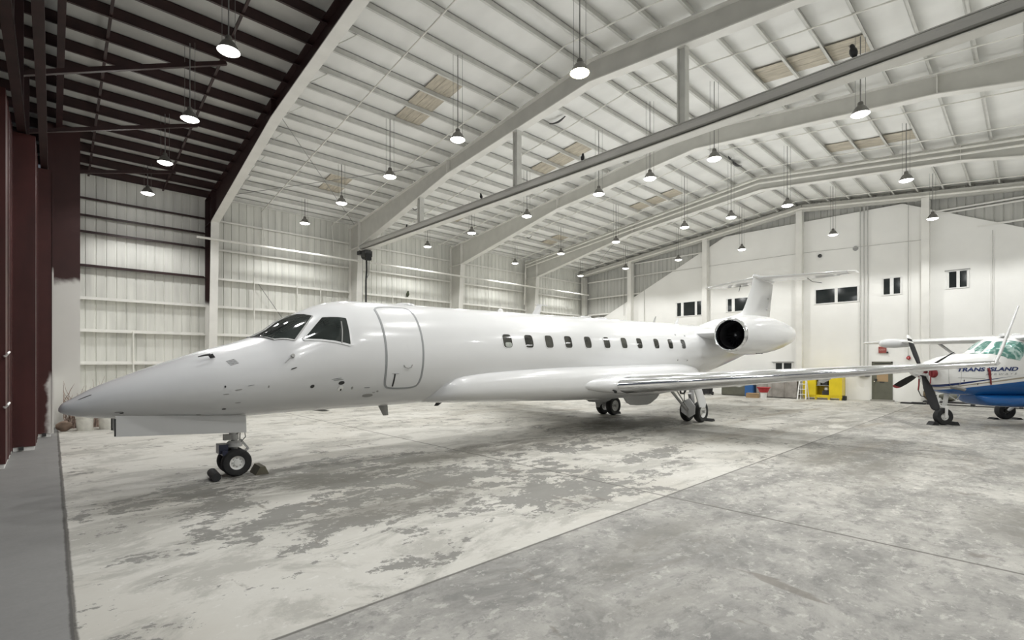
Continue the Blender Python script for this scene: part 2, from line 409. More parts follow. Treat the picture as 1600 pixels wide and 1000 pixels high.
# ------------------------------------------------------------------ maroon door leaves and jamb
LEAF = [(-.31, 0.0, 17.9), (-.66, -.27, 15.45), (-1.01, -.63, 13.1), (-1.36, -1.0, 10.8)]
ln = ['innermost maroon sliding door leaf with white overspray on its edge', 'second maroon sliding door leaf from the white jamb', 'third maroon sliding door leaf from the white jamb, with a pull handle', 'outermost maroon sliding door leaf, nearest the camera']
def door_spray():
    m = bpy.data.materials.new('sprayed_door_edge'); m.use_nodes = True; nt = m.node_tree; b = nt.nodes['Principled BSDF']
    pos = node(nt, 'ShaderNodeNewGeometry').outputs['Position']; sx = node(nt, 'ShaderNodeSeparateXYZ', {0: pos})
    n = node(nt, 'ShaderNodeTexNoise', {'Vector': pos, 'Scale': 3, 'Detail': 6}).outputs['Fac']
    wob = math_(nt, 'MULTIPLY', math_(nt, 'SUBTRACT', n, .5), .25)
    a = ramp(nt, math_(nt, 'ADD', sx.outputs[0], wob), -.13, -.03)
    z = ramp(nt, math_(nt, 'ADD', sx.outputs[2], wob), 1.75, 1.5)
    base = mix(nt, n, (.045, .013, .012), (.075, .020, .018))
    nt.links.new(mix(nt, math_(nt, 'MULTIPLY', a, z), base, (.74, .73, .70)), b.inputs['Base Color']); b.inputs['Roughness'].default_value = .45
    return m
for i, (xa, xb, yn) in enumerate(LEAF):
    mb = MB()
    mb.box((xa, yn, .09), (xb, yn + 5.6, 7.1))
    for q in range(1, 9): mb.box((xb, yn + q*.62, .09), (xb + .012, yn + q*.62 + .05, 7.1))
    o = mb.build(f'door_{i+1}', door_spray() if i == 0 else M_MDOOR); tag(o, ln[i], 'door', 'hangar door leaves', 'structure')
    MB().box((xa + .03, yn + .02, .0), (xb - .02, yn + 5.5, .09)).build('door_seal', M_WHITEP, o)
    MB().box((xa + .12, yn - .05, .02), (xa + .2, yn, .1)).build('door_roller', M_DARK, o)
    if i == 2:
        for z in (1.15, 2.1): MB().tube([(xb - .02, yn - .0, z), (xb, yn - .08, z), (xb + .03, yn - .1, z + .04), (xb + .05, yn, z + .08)], .02).build('door_handle', M_WHITEP, o)
    if i == 0: MB().box((xb + .0, yn - .02, .09), (xb + .035, yn + .05, 7.1)).build('edge_trim', M_SPRAYJ, o)
o = MB().box((-.15, 20.3, 0), (.64, 20.75, 9.2)).box((.35, 20.75, 0), (.64, 24.6, 9.0)).build('door_jamb', M_SPRAYJ)
tag(o, 'tall door jamb post, maroon above and sprayed white below', 'door jamb', kind='structure')
for i, x in enumerate((-.15, -.5, -.85, -1.2)):
    o = MB().box((x - .07, -6.9, 7.14), (x + .07, 24.4, 7.36)).build('door_track', M_MAROON)
    tag(o, f"maroon overhead door track, {['nearest the hangar interior', 'second from the interior', 'third from the interior', 'outermost of the four'][i]}", 'door track', 'door tracks', 'structure')
for i, y in enumerate((22.2, 18.4, 14.8, 11.1, 7.3)):
    o = MB().beam((-.5, y, 8.15), (3.4, y, roof(y) - .32), .1, .1).build('knee_brace', M_MAROON)
    tag(o, f"slanting maroon brace under the front bay roof, {ORD[i]} from the left wall", 'brace', 'front bay braces', 'structure')
    o = MB().box((-.6, y - .08, 7.36), (-.44, y + .08, roof(y) - .05)).build('track_hanger', M_MAROON)
    tag(o, f"maroon hanger post above the door tracks, {ORD[i]} from the left wall", 'post', 'track hanger posts', 'structure')
for i, x in enumerate((1.0, 3.3)):
    mb = MB()
    for s in (1, -1): mb.beam((x, YC, roof(YC) - .26), (x, YC + s*15.5, roof(YC + 15.5) - .26), .06, .05)
    o = mb.build('bridging_bar', M_MAROON); tag(o, f"thin maroon bridging bar under the front bay purlins, {'near the doors' if i == 0 else 'near the first white frame'}", 'bridging bar', 'front bay bridging', 'structure')
# ------------------------------------------------------------------ pipes under the roof
M_COND = mat('pale_grey_conduit', (.52, .515, .49), .5)
def pipe(name, path, r, m, label, cat, group=None, n=8):
    o = MB().tube(path, r, n).build(name, m, smooth=True); tag(o, label, cat, group, 'structure'); return o
for x, nm in ((7.05, 'near the first frame'), (10.35, 'near the second frame'), (13.57, 'just beyond the second frame'), (16.8, 'before the third frame'), (20.2, 'just beyond the third frame'), (23.2, 'before the fourth frame'), (26.5, 'just beyond the fourth frame'), (29.6, 'near the end wall')):
    P = [(x + .15, YL - .25, 7.6), (x, YL - .35, roof(YL) - .28)] + [(x, y, roof(y) - .25) for y in (YC + 8, YC, YC - 8, YR + .4)]
    pipe('sprinkler_pipe', P, .021, M_PIPE, f"thin white sprinkler pipe under the roof purlins, {nm}", 'pipe', 'sprinkler pipes')
for x, dz, nm in ((24.15, .42, 'upper of the two along the fourth frame'), (24.2, .62, 'lower of the two along the fourth frame')):
    pipe('sprinkler_main', [(x, YL - .3, 6.0), (x, YL - .4, roof(YL) - dz)] + [(x, y, roof(y) - dz) for y in (YC, YR + .4)], .045, M_PIPE, 'white pipe, ' + nm, 'pipe', 'sprinkler mains')
pipe('sprinkler_main', [(30.3, YL - .5, 7.2), (30.3, YL - .5, roof(YL) - .5), (30.3, YC, roof(YC) - .5), (30.3, YR + .4, roof(YR) - .5)], .05, M_PIPE, 'white pipe along the top of the end wall', 'pipe', 'sprinkler mains')
pipe('tie_pipe', [(4.3, 23.35, 7.1), (30.05, 23.35, 7.1)], .05, M_FLANGE, 'long white pipe crossing the frame columns along the left wall', 'pipe')
for x0, x1, i in ((4.98, 11.48, 0), (24.5, 31, 1)):
    for s in (1, -1):
        a, b = (5.4, YL - .4), (x1 - .3, 17.2)
        P = [(x0 + .2, YC + (15 if s == 1 else 7.5), roof(YC + (15 if s == 1 else 7.5)) - .27), (x1 - .2, YC + (7.5 if s == 1 else 15), roof(YC + (7.5 if s == 1 else 15)) - .27)]
        pipe('roof_bracing_rod', P, .012, M_GREY, f"thin diagonal bracing rod under the roof in {BN[1 if i == 0 else 4]}, {'rising' if s == 1 else 'falling'} toward the ridge", 'rod', 'bracing rods', 6)
for s, (za, zb) in enumerate(((3.2, 5.65), (5.65, 3.2))):
    pipe('wall_bracing_rod', [(6.9, YL - .22, za) if s else (6.9, YL - .22, zb), (8.6, YL - .22, zb) if s else (8.6, YL - .22, za)], .014, M_GREY, f"thin diagonal rod on the left wall behind the cockpit, {'rising' if s == 0 else 'falling'} to the right", 'rod', 'bracing rods', 6)
for i, (x, z0, z1) in enumerate(((2.35, 1.0, 3.2), (6.76, 3.2, 5.9), (8.68, 3.2, 5.9), (9.82, 3.6, 5.65), (13.85, 3.6, 5.9), (15.05, 3.6, 5.0), (16.0, 3.6, 5.0), (20.9, 4.1, 8.9))):
    pipe('wall_conduit', [(x, YL - .26, z0), (x, YL - .26, z1)], .025, M_PIPE, f"white vertical conduit on the left ribbed wall, {ORD[i]} from the doors", 'conduit', 'left wall conduits')
for i, (y, zt, zb, r) in enumerate(((6.13, 10.2, 1.45, .022), (5.97, 10.2, 1.45, .025), (5.81, 10.2, 1.45, .022), (4.16, 9.9, 2.3, .015), (1.2, 7.9, 3.2, .014), (20.6, 8.9, 5.4, .02), (18.9, 8.9, 3.0, .02))):
    pipe('wall_conduit', [(30.72, y, zb), (30.72, y, zt)], r, M_COND, 'grey vertical conduit on the end wall, ' + ('left', 'middle', 'right')[i] + ' of the three above the fire inlet' if i < 3 else
         ('grey vertical conduit on the end wall, running down to the alarm bell', 'thin grey conduit at the far right of the plaster wall', 'thin conduit on the upper left of the end wall, beside the corner', 'thin conduit on the end wall left of its second column')[i-3], 'conduit', 'end wall conduits')
pipe('wall_conduit', [(30.7, 19.8, 8.15), (30.7, 8.9, 8.1), (30.7, 3.6, 7.9)], .014, M_COND, 'thin level conduit crossing the upper plaster wall', 'conduit', 'end wall conduits')

# ------------------------------------------------------------------ crane beam hung from the second frame
XB = 11.48
t = thing('crane_beam', (XB, 0, 7.58), 0, 'long grey steel crane beam hung under the second frame', 'beam', kind='thing')
M_BEAM = mat('grey_beam_steel', (.45, .445, .42), .5, 0.0, var=.12, scale=2, stretch=(1, .3, 1))
MB().box((-.012, -6.4, .02), (.012, 23.35, .34)).box((-.11, -6.4, .32), (.11, 23.35, .345)).build('beam_web', M_BEAM, t)
MB().prism([(-.07, 0, .1), (-.012, 0, .16), (-.012, 0, .3), (-.13, 0, .3), (-.16, 0, .22), (-.13, 0, .12)], (0, -6.4, 0), (0, 23.3, 0)).build('beam_channel', M_BEAM, t)
MB().box((-.15, -6.4, 0), (.15, 23.35, .025)).build('bottom_flange', M_FLANGE, t)
for y in (17.9, 11.95, 5.97, 0.0):
    zt = min(9.0 if y > 15.8 else 10.0, 99)
    zb_ = 9.42 + (15.8 - y)*.1 if y < 15.8 else 9.42 - (y - 15.8)*.205
    if y < YC: zb_ = 10.12 - (YC - y)*.1
    MB().box((-.1, y - .11, .34), (.1, y - .09, zb_ - 7.58)).box((-.1, y + .09, .34), (.1, y + .11, zb_ - 7.58)).box((-.01, y - .1, .34), (.01, y + .1, zb_ - 7.58)).build('hanger_post', M_PURL, t)
t = thing('chain_hoist', (XB, 22.9, 7.58), 0, 'black chain hoist parked at the left end of the crane beam', 'hoist')
MB().box((-.2, -.28, -.34), (.2, .1, -.06)).box((-.28, .12, -.2), (.05, .42, -.02)).lathe([(0, -.18), (.13, -.18), (.15, -.1), (.15, .14), (0, .16)], (.0, .1, -.28), 'y', 14).build('hoist_motor', M_DARK, t, True)
MB().box((-.22, -.5, -.56), (.05, -.3, -.24)).build('chain_bag', M_BLACK, t)
MB().lathe([(0, -.03), (.11, -.03), (.11, .03), (0, .03)], (.08, -.1, .145), 'x', 14).build('trolley_wheel', M_DARK, t, True)
MB().box((.115, -.14, .1), (.18, -.06, .19)).box((.16, -.16, -.1), (.18, -.04, .19)).box((-.1, -.16, -.1), (.18, -.04, -.05)).build('trolley_plate', M_DARK, t)
MB().tube([(0, -.05, -.3), (.03, -.02, -1.0), (0, 0, -1.5), (0, 0, -4.6)], .045).build('power_cable', M_BLACK, t, True)
MB().tube([(-.05, .25, -.2), (-.05, .3, -3.6)], .012, 6).tube([(.12, -.12, -.3), (.1, -.1, -1.2), (0, 0, -1.5)], .02, 6).build('hoist_chain', M_GREY, t)

# ------------------------------------------------------------------ birds
M_BIRD = mat('black_feathers', (.012, .012, .014), .5, var=.5, scale=20)
def bird(loc, rz, label, up=0.0, m=None, sc=1.0):
    t = thing('perched_bird', loc, rz, label, 'bird', 'black birds')
    S = [(-.03, .02, .015, .015), (-.02, .05, .06, .06), (-.01, .10, .095, .09), (.0, .17, .112, .105), (.01, .25, .10, .095), (.02, .30, .068, .065), (.03, .335, .066, .07), (.035, .375, .058, .06), (.035, .405, .035, .035), (.035, .415, .006, .006)]
    mb = MB(); rings = []
    for x, z, ry, rx in S: rings.append([((x + rx*cos(a))*sc, ry*sin(a)*sc, (z + .01*cos(a))*sc) for a in [2*pi*k/14 for k in range(14)]])
    mb.loft(rings).build('body', m or M_BIRD, t, True)
    MB().loft([[((.09 + d)*sc, .012*(1 - q)*cos(a)*sc, (.375 - d*.15 + .012*(1 - q)*sin(a))*sc) for a in [2*pi*k/6 for k in range(6)]] for d, q in ((0, 0), (.03, .5), (.06, .95))]).build('beak', M_DARK, t)
    mb = MB()
    mb.prism([(-.06*sc, -.03*sc, .05*sc), (-.06*sc, .03*sc, .05*sc), (-.14*sc, .035*sc, .015), (-.14*sc, -.035*sc, .015)], (0, 0, 0), (.012, 0, .012)); mb.build('tail', m or M_BIRD, t)
    for s in (-1, 1): MB().tube([(0, s*.03*sc, .06*sc), (.01, s*.03*sc, .0), (.05*sc, s*.03*sc, .004)], .007, 5).build('leg', M_DARK, t)
    return t
bz = 7.934
bird((XB - .05, 2.39, bz), 2.2, 'black bird on the crane beam, nearest the camera at upper right', sc=.68)
bird((XB - .05, 9.1, bz), -2.0, 'black bird on the crane beam between its two nearest hanger posts', sc=.52)
bird((XB - .05, 13.79, bz), 2.9, 'black bird on the crane beam just left of the middle hanger post', sc=.52)
bird((XB - .05, 18.95, bz), -.5, 'black bird on the crane beam nearest the hoist end', sc=.36)
bird((14.87, YL - .16, 5.70), -1.4, 'dark bird on the left wall girt above the jet door', sc=.85, m=mat('dark_green_feathers', (.05, .06, .03), .6, var=.4, scale=14))
# torn flaps of ceiling insulation
for i, (p, q, w) in enumerate((((13.0, 11.85, 10.54), (13.1, 11.2, 10.60), .13), ((12.7, 20.65, 9.53), (13.1, 20.74, 9.53), .07), ((21.2, 8.95, 10.85), (21.7, 8.94, 10.85), .1), ((21.95, 9.05, 10.84), (22.65, 8.98, 10.84), .2), ((20.84, 20.85, 9.50), (20.87, 20.45, 9.53), .06))):
    p, q = Vector(p), Vector(q); m_ = (p + q)/2 - Vector((0, 0, .05)); d = (q - p).normalized(); n = Vector((-d.y, d.x, 0))
    mb = MB(); ring = []
    for k in range(9):
        u = k/8; c_ = p.lerp(q, u) - Vector((0, 0, .09*sin(pi*u))); ww = w*sin(pi*(.12 + .76*u))*.5
        ring.append([c_ - n*ww, c_ - n*ww*.2 - Vector((0, 0, .03)), c_ + n*ww, c_ + n*ww*.2 + Vector((0, 0, .012))])
    mb.loft(ring); o = mb.build('torn_flap', M_DARK)
    tag(o, ['dark torn flap of insulation in the third bay, the largest', 'small dark torn flap of insulation in the third bay, near the left wall', 'thin torn flap of insulation near the ridge in the fourth bay', 'broad dark torn flap by the ridge in the fourth bay', 'small dark torn flap in the fourth bay, near the left wall'][i], 'torn flap', 'torn insulation flaps')

# ------------------------------------------------------------------ high bay lamps
M_REFL = mat('lamp_reflector', (.20, .195, .18), .35, .5); M_BALL = mat('lamp_ballast', (.16, .155, .14), .5, .2)
M_LENS = emat('lamp_lens', (1.0, .98, .93), 9.0)
M_LENSW = emat('warm_lamp_lens', (1.0, .90, .62), 22.0)
M_WIRE = mat('lamp_wire', (.22, .22, .21), .5)
wire_me = None
def make_lamp(loc, label, warm=False):
    t = thing('high_bay_lamp', loc, 0, label, 'lamp', 'high bay lamps')
    MB().lathe([(.08, .18), (.13, .125), (.198, .0), (.212, -.02), (.207, -.03), (.19, .0), (.12, .115), (.07, .16)], n=28).build('reflector', M_REFL, t, True)
    MB().lathe([(.001, .28), (.05, .275), (.062, .25), (.066, .17), (.085, .165), (.085, .15), (.001, .15)], n=16).build('ballast_housing', M_BALL, t, True)
    MB().lathe([(.196, -.012), (.19, -.03), (.145, -.06), (.08, -.075), (.001, -.08)], n=24).build('lens', M_LENSW if warm else M_LENS, t, True)
    l = roof(loc[1]) - loc[2] - .25
    o = MB().tube([(0, 0, 0), (0, 0, 1)], .013, 6, False).build('hanger_cord', M_WIRE, t); o.location = (0, 0, .27); o.scale = (1, 1, l - .24)
    for s in (-1, 1):
        w = MB().tube([(0, 0, 0), (0, 0, 1)], .005, 5, False).build('suspension_wire', M_WIRE, t); w.location = (s*.13*sin(TH), -s*.13*cos(TH), .12); w.scale = (1, 1, l - .08)
    return t
LX = [2.56, 8.23, 14.7, 21.2, 27.7]; LY = [22.25, 18.45, 14.7, 10.95, 6.63, 2.93, -.85, -4.6]
LAMPS = []
proto = None
def put_lamp(x, y, label, warm=False):
    global proto
    if proto is None: proto = make_lamp((x, y, 8.2), label); o = proto
    elif warm: o = make_lamp((x, y, 8.2), label, True)
    else:
        o = copy_tree(proto); o.location = (x, y, 8.2); o['label'] = label
        l = roof(y) - 8.2 - .25
        for ch in o.children:
            if ch.name.startswith('hanger'): ch.scale = (1, 1, l - .24)
            if ch.name.startswith('suspension'): ch.scale = (1, 1, l - .08)
    LAMPS.append((x, y, warm))
for bi, x in enumerate(LX):
    for k, y in enumerate(LY):
        warm = bi == 1 and k == 4
        put_lamp(x, y, ('glaring warm yellow high bay lamp, brightest of all, in the second bay' if warm else f"high bay lamp in {BN[bi]}, {ORD[k]} from the left wall"), warm)
put_lamp(14.7, 8.83, 'round high bay lamp under the roof ridge in the third bay from the doors')
put_lamp(21.2, 8.83, 'round high bay lamp under the roof ridge in the fourth bay from the doors')

# ------------------------------------------------------------------ end wall windows, door, sign
XW = 30.8
def window(n, y0, y1, z0, z1, panes, label, sill=False):
    """panes: list of (ya, yb) fractions from the left (high y) edge"""
    t = thing(f'window_{n}', (XW, (y0 + y1)/2, z0), 0, label, 'window', kind='structure')
    c = (y0 + y1)/2; w = (y0 - y1)/2; h = z1 - z0; f = .05
    mb = MB(); mb.box((-.035, -w - f, -f), (0.02, w + f, 0)).box((-.035, -w - f, h), (.02, w + f, h + f)).box((-.035, -w - f, 0), (.02, -w, h)).box((-.035, w, 0), (.02, w + f, h))
    for (a, b), (a2, b2) in zip(panes[:-1], panes[1:]): mb.box((-.03, w - 2*w*a2, 0), (.02, w - 2*w*b, h))
    mb.build('window_frame', M_WHITEP, t)
    if sill: MB().box((-.08, -w - .08, h + f), (0.0, w + .08, h + f + .03)).build('lintel', M_GREY, t)
    for a, b in panes: MB().box((-.012, w - 2*w*b, .0), (.0, w - 2*w*a, h)).build('pane', M_DGLASS, t)
window(1, 16.5, 14.7, 5.06, 5.95, [(.04, .2), (.3, .74), (.82, .97)], 'three pane window left on the plaster wall, beside the second column')
window(2, 13.1, 11.3, 5.12, 5.9, [(.04, .18), (.28, .72), (.82, .96)], 'three pane window partly hidden by the jet tail fin')
window(3, 8.22, 6.24, 5.2, 5.95, [(.02, .47), (.54, .98)], 'two wide dark panes side by side, right of the ridge column')
window(4, 5.2, 4.45, 5.4, 6.2, [(.06, .4), (.6, .94)], 'twin narrow window left of the column right of the ridge')
window(5, 2.74, 2.02, 5.47, 6.22, [(.1, .46), (.62, .95)], 'twin narrow window at far right, right of the last visible column', True)
window(6, 10.36, 9.38, 1.2, 1.92, [(.12, .47), (.56, .96)], 'small ground floor window showing just above the jet wing', True)
t = thing('door_5', (XW, 5.22, 0), 0, 'olive green personnel door with a papered window in the far wall', 'door', kind='structure')
MB().box((-.03, -.43, 0), (.02, -.36, 2.0)).box((-.03, .36, 0), (.02, .43, 2.0)).box((-.03, -.43, 1.93), (.02, .43, 2.0)).build('door_frame', M_OLIVE, t)
MB().box((-.012, -.36, .02), (.01, .36, 1.93)).build('door_leaf', M_OLIVE, t)
MB().box((-.02, -.25, .98), (-.012, .22, 1.6)).build('papered_pane', M_CARD, t)
MB().box((-.03, -.1, .93), (-.012, .1, .98)).build('mail_slot', M_DARK, t)
MB().lathe([(0, -.07), (.03, -.06), (.03, -.02), (.012, 0)], (-.012, .31, .98), 'x', 10).build('door_knob', M_CHROME, t, True)
MB().box((-.015, -.33, 1.88), (-.011, .3, 1.92)).build('transom_gap', M_DARK, t)
MB().box((-.22, -.5, 0), (0, .46, .06)).build('door_step', mat('step_concrete', (.30, .29, .26), .8), t)

def text_mesh(txt, size, m, parent, fn, shear=0.0, sx=1.0, spacing=1.0, extrude=.0, name='lettering', bold=0.0):
    cu = bpy.data.curves.new(name, 'FONT'); cu.body = txt; cu.size = size; cu.shear = shear; cu.space_character = spacing; cu.offset = bold
    cu.resolution_u = 3; cu.extrude = extrude; cu.align_x = 'LEFT'
    o = bpy.data.objects.new('tmp', cu); C.objects.link(o); bpy.context.view_layer.update()
    me = bpy.data.meshes.new_from_object(o.evaluated_get(bpy.context.evaluated_depsgraph_get()))
    bpy.data.objects.remove(o); bpy.data.curves.remove(cu)
    W = max(v.co.x for v in me.vertices)
    for v in me.vertices: v.co = fn(v.co.x*sx, v.co.y, v.co.z, W*sx)
    me.name = name; me.materials.clear(); me.materials.append(m)
    q = bpy.data.objects.new(name, me); C.objects.link(q); q.parent = parent
    return q
t = thing('exit_sign', (XW, 5.2, 2.44), 0, 'small red exit sign on the wall over the olive door', 'sign')
MB().box((-.07, -.16, 0), (0, .16, .32)).build('sign_box', mat('sign_red', (.30, .07, .06), .5), t)
text_mesh('EXIT', .12, mat('sign_letters', (.66, .45, .40), .5), t, lambda x, y, z, W: Vector((-.074, W/2 - x, .12 + y)))
MB().box((-.1, -.24, -.02), (-.02, -.17, .06)).build('emergency_lamp', M_DARK, t)
t = thing('alarm_bell', (XW, 4.16, 2.18), 0, 'small red alarm bell at the foot of a thin conduit', 'bell')
MB().lathe([(0, -.1), (.05, -.09), (.085, -.05), (.09, 0), (0, 0)], (-.03, 0, 0), 'x', 16).build('bell_dome', M_RED, t, True)
MB().box((-.03, -.05, -.05), (0, .05, .12)).build('wall_mount', M_GREY, t)
MB().lathe([(0, -.02), (.02, -.02), (.02, 0)], (-.13, 0, 0), 'x', 8).build('bell_nut', M_WHITEP, t)
t = thing('fire_inlet', (XW, 5.97, 1.32), 0, 'metal fire inlet valve under the three grey conduits', 'valve')
MB().lathe([(0, -.24), (.09, -.24), (.1, -.2), (.1, 0)], (0, .12, 0), 'x', 14).lathe([(0, -.24), (.09, -.24), (.1, -.2), (.1, 0)], (0, -.12, 0), 'x', 14).build('inlet_cap', M_DARK, t, True)
MB().box((-.12, -.22, -.05), (0, .22, .18)).build('valve_body', M_CHROME, t); MB().box((-.02, -.26, -.1), (0, .26, .22)).build('wall_mount', M_GREY, t)
t = tag(MB().lathe([(0, -.1), (.08, -.09), (.1, -.03), (.1, 0)], (XW, 7.99, 7.82), 'x', 14).build('wall_camera', M_DARK, smooth=True), 'small black dome camera high on the plaster wall', 'camera')
t = tag(MB().lathe([(0, -.03), (.12, -.03), (.13, 0)], (XW, 6.35, 7.96), 'x', 18).build('wall_vent', M_GREY, smooth=True), 'round grey vent disc high on the plaster wall by the conduits', 'vent')
t = tag(MB().box((XW - .06, 5.42, 1.02), (XW, 5.52, 1.12)).build('switch_box', M_DARK), 'small black switch box left of the olive door', 'switch')

# ------------------------------------------------------------------ things along the far wall
t = thing('storage_cabinet', (29.6, 7.58, 0), 0, 'bright yellow storage cabinet on legs with its middle open', 'cabinet')
w = .9
MB().box((0, -w, .2), (.62, w, .24)).box((0, -w, 1.46), (.62, w, 1.5)).box((.58, -w, .2), (.62, w, 1.5)).box((0, -w, .2), (.62, -w + .03, 1.5)).box((0, w - .03, .2), (.62, w, 1.5)).box((.04, -.36, .24), (.6, -.33, 1.46)).box((.04, .28, .24), (.6, .31, 1.46)).build('carcass', M_YEL, t)
MB().box((-.03, .29, .22), (0, w, 1.48)).build('door', M_YEL, t); MB().box((-.03, -w, .22), (0, -.32, 1.48)).build('door', M_YEL, t)
for z in (.72, 1.1): MB().box((.02, -.33, z), (.58, .28, z + .025)).build('shelf', M_GREY, t)
MB().box((.0, -w, .1), (.6, w, .2)).build('base_rail', M_YEL, t)
for y in (-.82, -.3, .3, .82): MB().box((.02, y - .05, 0), (.14, y + .05, .14)).build('foot', M_YEL, t)
MB().box((.02, -w - .14, .0), (.3, -w, .22)).build('caster_block', M_BLACK, t)
for nm, lo, hi, m, lb, cat in (('tool_case', (29.68, 7.3, .243), (30.0, 7.60, .44), M_DARK, 'black tool case on the floor of the yellow cabinet', 'case'),
                          ('paint_tin', (29.68, 7.68, .748), (29.9, 7.82, .95), M_GREY, 'grey tin on the middle shelf of the yellow cabinet, left end', 'tin'),
                          ('parts_box', (29.7, 7.35, .75), (30.0, 7.6, .98), M_DARK, 'dark parts box on the middle shelf of the yellow cabinet', 'box'),
                          ('parts_tray', (29.68, 7.32, 1.13), (30.0, 7.78, 1.3), M_GREY, 'grey parts tray on the top shelf of the yellow cabinet', 'tray')):
    bm_ = MB().box(lo, hi); c_ = [(a + b)/2 for a, b in zip(lo, hi)]
    bm_.box((lo[0] + .02, lo[1] + .03, hi[2]), (hi[0] - .02, hi[1] - .03, hi[2] + .03))
    tag(bm_.build(nm, m), lb, cat)
tag(MB().lathe([(0, 0), (.09, .01), (.11, .06), (.09, .15), (.04, .19), (0, .20)], (29.85, 7.44, .48), n=16).build('white_jug', M_WHITEP, smooth=True), 'white jug sitting on the black case in the yellow cabinet', 'jug')
# low olive counter and blue cabinet
t = thing('parts_counter', (29.3, 12.05, 0), 0, 'low olive grey cabinet run along the far wall left of the blue one', 'cabinet')
MB().box((0, -.72, .03), (.55, .72, 1.22)).build('body', M_OLIVE, t)
MB().box((-.015, .01, .06), (0, .70, 1.18)).build('door', M_OLIVE, t); MB().box((-.015, -.70, .06), (0, -.01, 1.18)).build('door', M_OLIVE, t)
MB().box((.03, -.7, 0), (.5, .7, .03)).build('plinth', M_DARK, t)
t = thing('tool_locker', (29.0, 11.08, 0), 0, 'narrow blue tool locker between olive cabinet and draped cart', 'locker')
MB().box((0, -.22, .03), (.5, .22, 1.3)).build('body', M_BLUE, t); MB().box((-.02, -.2, .06), (0, .2, 1.27)).build('door', M_BLUE, t)
MB().box((-.05, -.16, 1.0), (-.02, -.12, 1.12)).build('handle', M_WHITEP, t); MB().box((.02, -.2, 0), (.48, .2, .03)).build('plinth', M_DARK, t)
# draped cart
t = thing('covered_cart', (29.2, 9.7, 0), 0, 'long work cart draped in a wrinkled grey brown tarp', 'cart')
rings = []
for k in range(25):
    y = -1.05 + 2.1*k/24; q = .05*sin(k*1.9) + .04*sin(k*3.7 + 1)
    zt = 1.25 + .05*sin(k*.9) + (.12 if k < 6 else 0)
    rings.append([(-.12 + q, y, .05), (-.06 + q*.6, y, .5), (-.02 + q*.3, y, zt - .06), (.06, y, zt), (.6, y, zt + .02), (.66, y, zt - .1), (.7 + q, y, .05)])
MB().loft(rings, closed=False, caps=False).build('tarp', mat('grey_tarp', (.27, .25, .225), .6, var=.25, scale=3, bump=.3), t, True, 60)
MB().box((0, -1.0, .3), (.6, 1.0, .36)).box((0, -1.0, 1.1), (.6, 1.0, 1.15)).build('cart_deck', M_GREY, t)
for x in (.08, .5):
    for y in (-.9, .9): MB().beam((x, y, 0), (x, y, 1.1), .05, .05).build('leg', M_GREY, t)
tag(MB().tube([(29.3, 9.0, 1.44), (29.4, 9.25, 1.46), (29.6, 9.3, 1.44)], .09, 10).build('cloth_bundle', M_WHITEP, smooth=True), 'white cloth bundle lying on the tarp covered cart', 'cloth')
# step ladder
t = thing('step_ladder', (28.95, 8.3, 0), 0, 'white folding step ladder beside the yellow cabinet', 'ladder')
for s in (-1, 1):
    MB().beam((-.22, s*.2, 0), (.02, s*.14, 1.2), .05, .03).build('rail', M_WHITEP, t)
    MB().beam((.32, s*.2, 0), (.06, s*.14, 1.2), .03, .03).build('rear_rail', M_WHITEP, t)
for k in range(4):
    z = .26 + k*.27; x = -.22 + .24*z/1.2; MB().box((x - .04, -.19 + .05*z/1.2, z), (x + .05, .19 - .05*z/1.2, z + .025)).build('tread', M_WHITEP, t)
MB().box((-.03, -.16, 1.18), (.12, .16, 1.22)).build('top_cap', M_WHITEP, t)
# buckets
def bucket(loc, label, m, r=.14, h=.34, lid=None, sc=1):
    t = thing('plastic_bucket', loc, random.uniform(0, 3), label, 'bucket', 'plastic buckets')
    MB().lathe([(.001, 0), (r*.84, 0), (r*.86, .01), (r*.97, h*.84), (r*1.05, h*.85), (r*1.05, h*.9), (r, h*.91), (r*1.02, h), (r*1.06, h), (r*1.06, h - .02), (r*.97, h - .02), (r*.9, h*.8), (r*.84, .02), (.001, .02)], n=22).build('pail', m, t, True)
    MB().tube([(r*1.06*cos(a), r*1.06*sin(a)*.3 + r*.9*.0 - sin(a)*.0, h*.86 - .16*sin(a)*.8) for a in [pi*k/10 for k in range(11)]], .004, 5).build('bail_handle', M_GREY, t)
    if lid: MB().lathe([(.001, h + .02), (r*1.08, h + .02), (r*1.12, h), (r*1.12, h - .04), (r*1.05, h - .04)], n=22).build('lid', lid, t, True)
    return t
M_PAIL = mat('cream_pail', (.66, .65, .60), .5, var=.12, scale=6)
bucket((.70, 18.95, 0), 'cream plastic bucket behind the jet nose, the left one', M_PAIL, .21, .42)
bucket((1.20, 18.92, 0), 'cream plastic bucket behind the jet nose, the right one', M_PAIL, .21, .44)
bucket((27.6, 9.78, 0), 'white plastic bucket under the red tub by the far wall', M_WHITEP, .16, .36)
t = thing('red_tub', (27.6, 9.78, .362), 0, 'red plastic tub sitting on a white bucket by the far wall', 'tub')
MB().lathe([(.001, 0), (.2, 0), (.29, .22), (.32, .23), (.32, .25), (.27, .25), (.19, .02), (.001, .02)], n=20).build('tub_body', M_RED, t, True)
MB().lathe([(.30, .24), (.335, .245), (.335, .275), (.0, .29)], n=20).build('tub_lid', M_RED, t, True)
t = thing('cardboard_box', (28.3, 10.6, 0), .1, 'small cardboard box on the floor left of the white bucket', 'box')
MB().box((-.2, -.3, 0), (.2, .3, .24)).build('carton', M_CARD, t)
MB().box((-.22, -.3, .24), (0, .3, .25)).box((.0, -.3, .245), (.22, .3, .255)).build('flap', M_CARD, t)
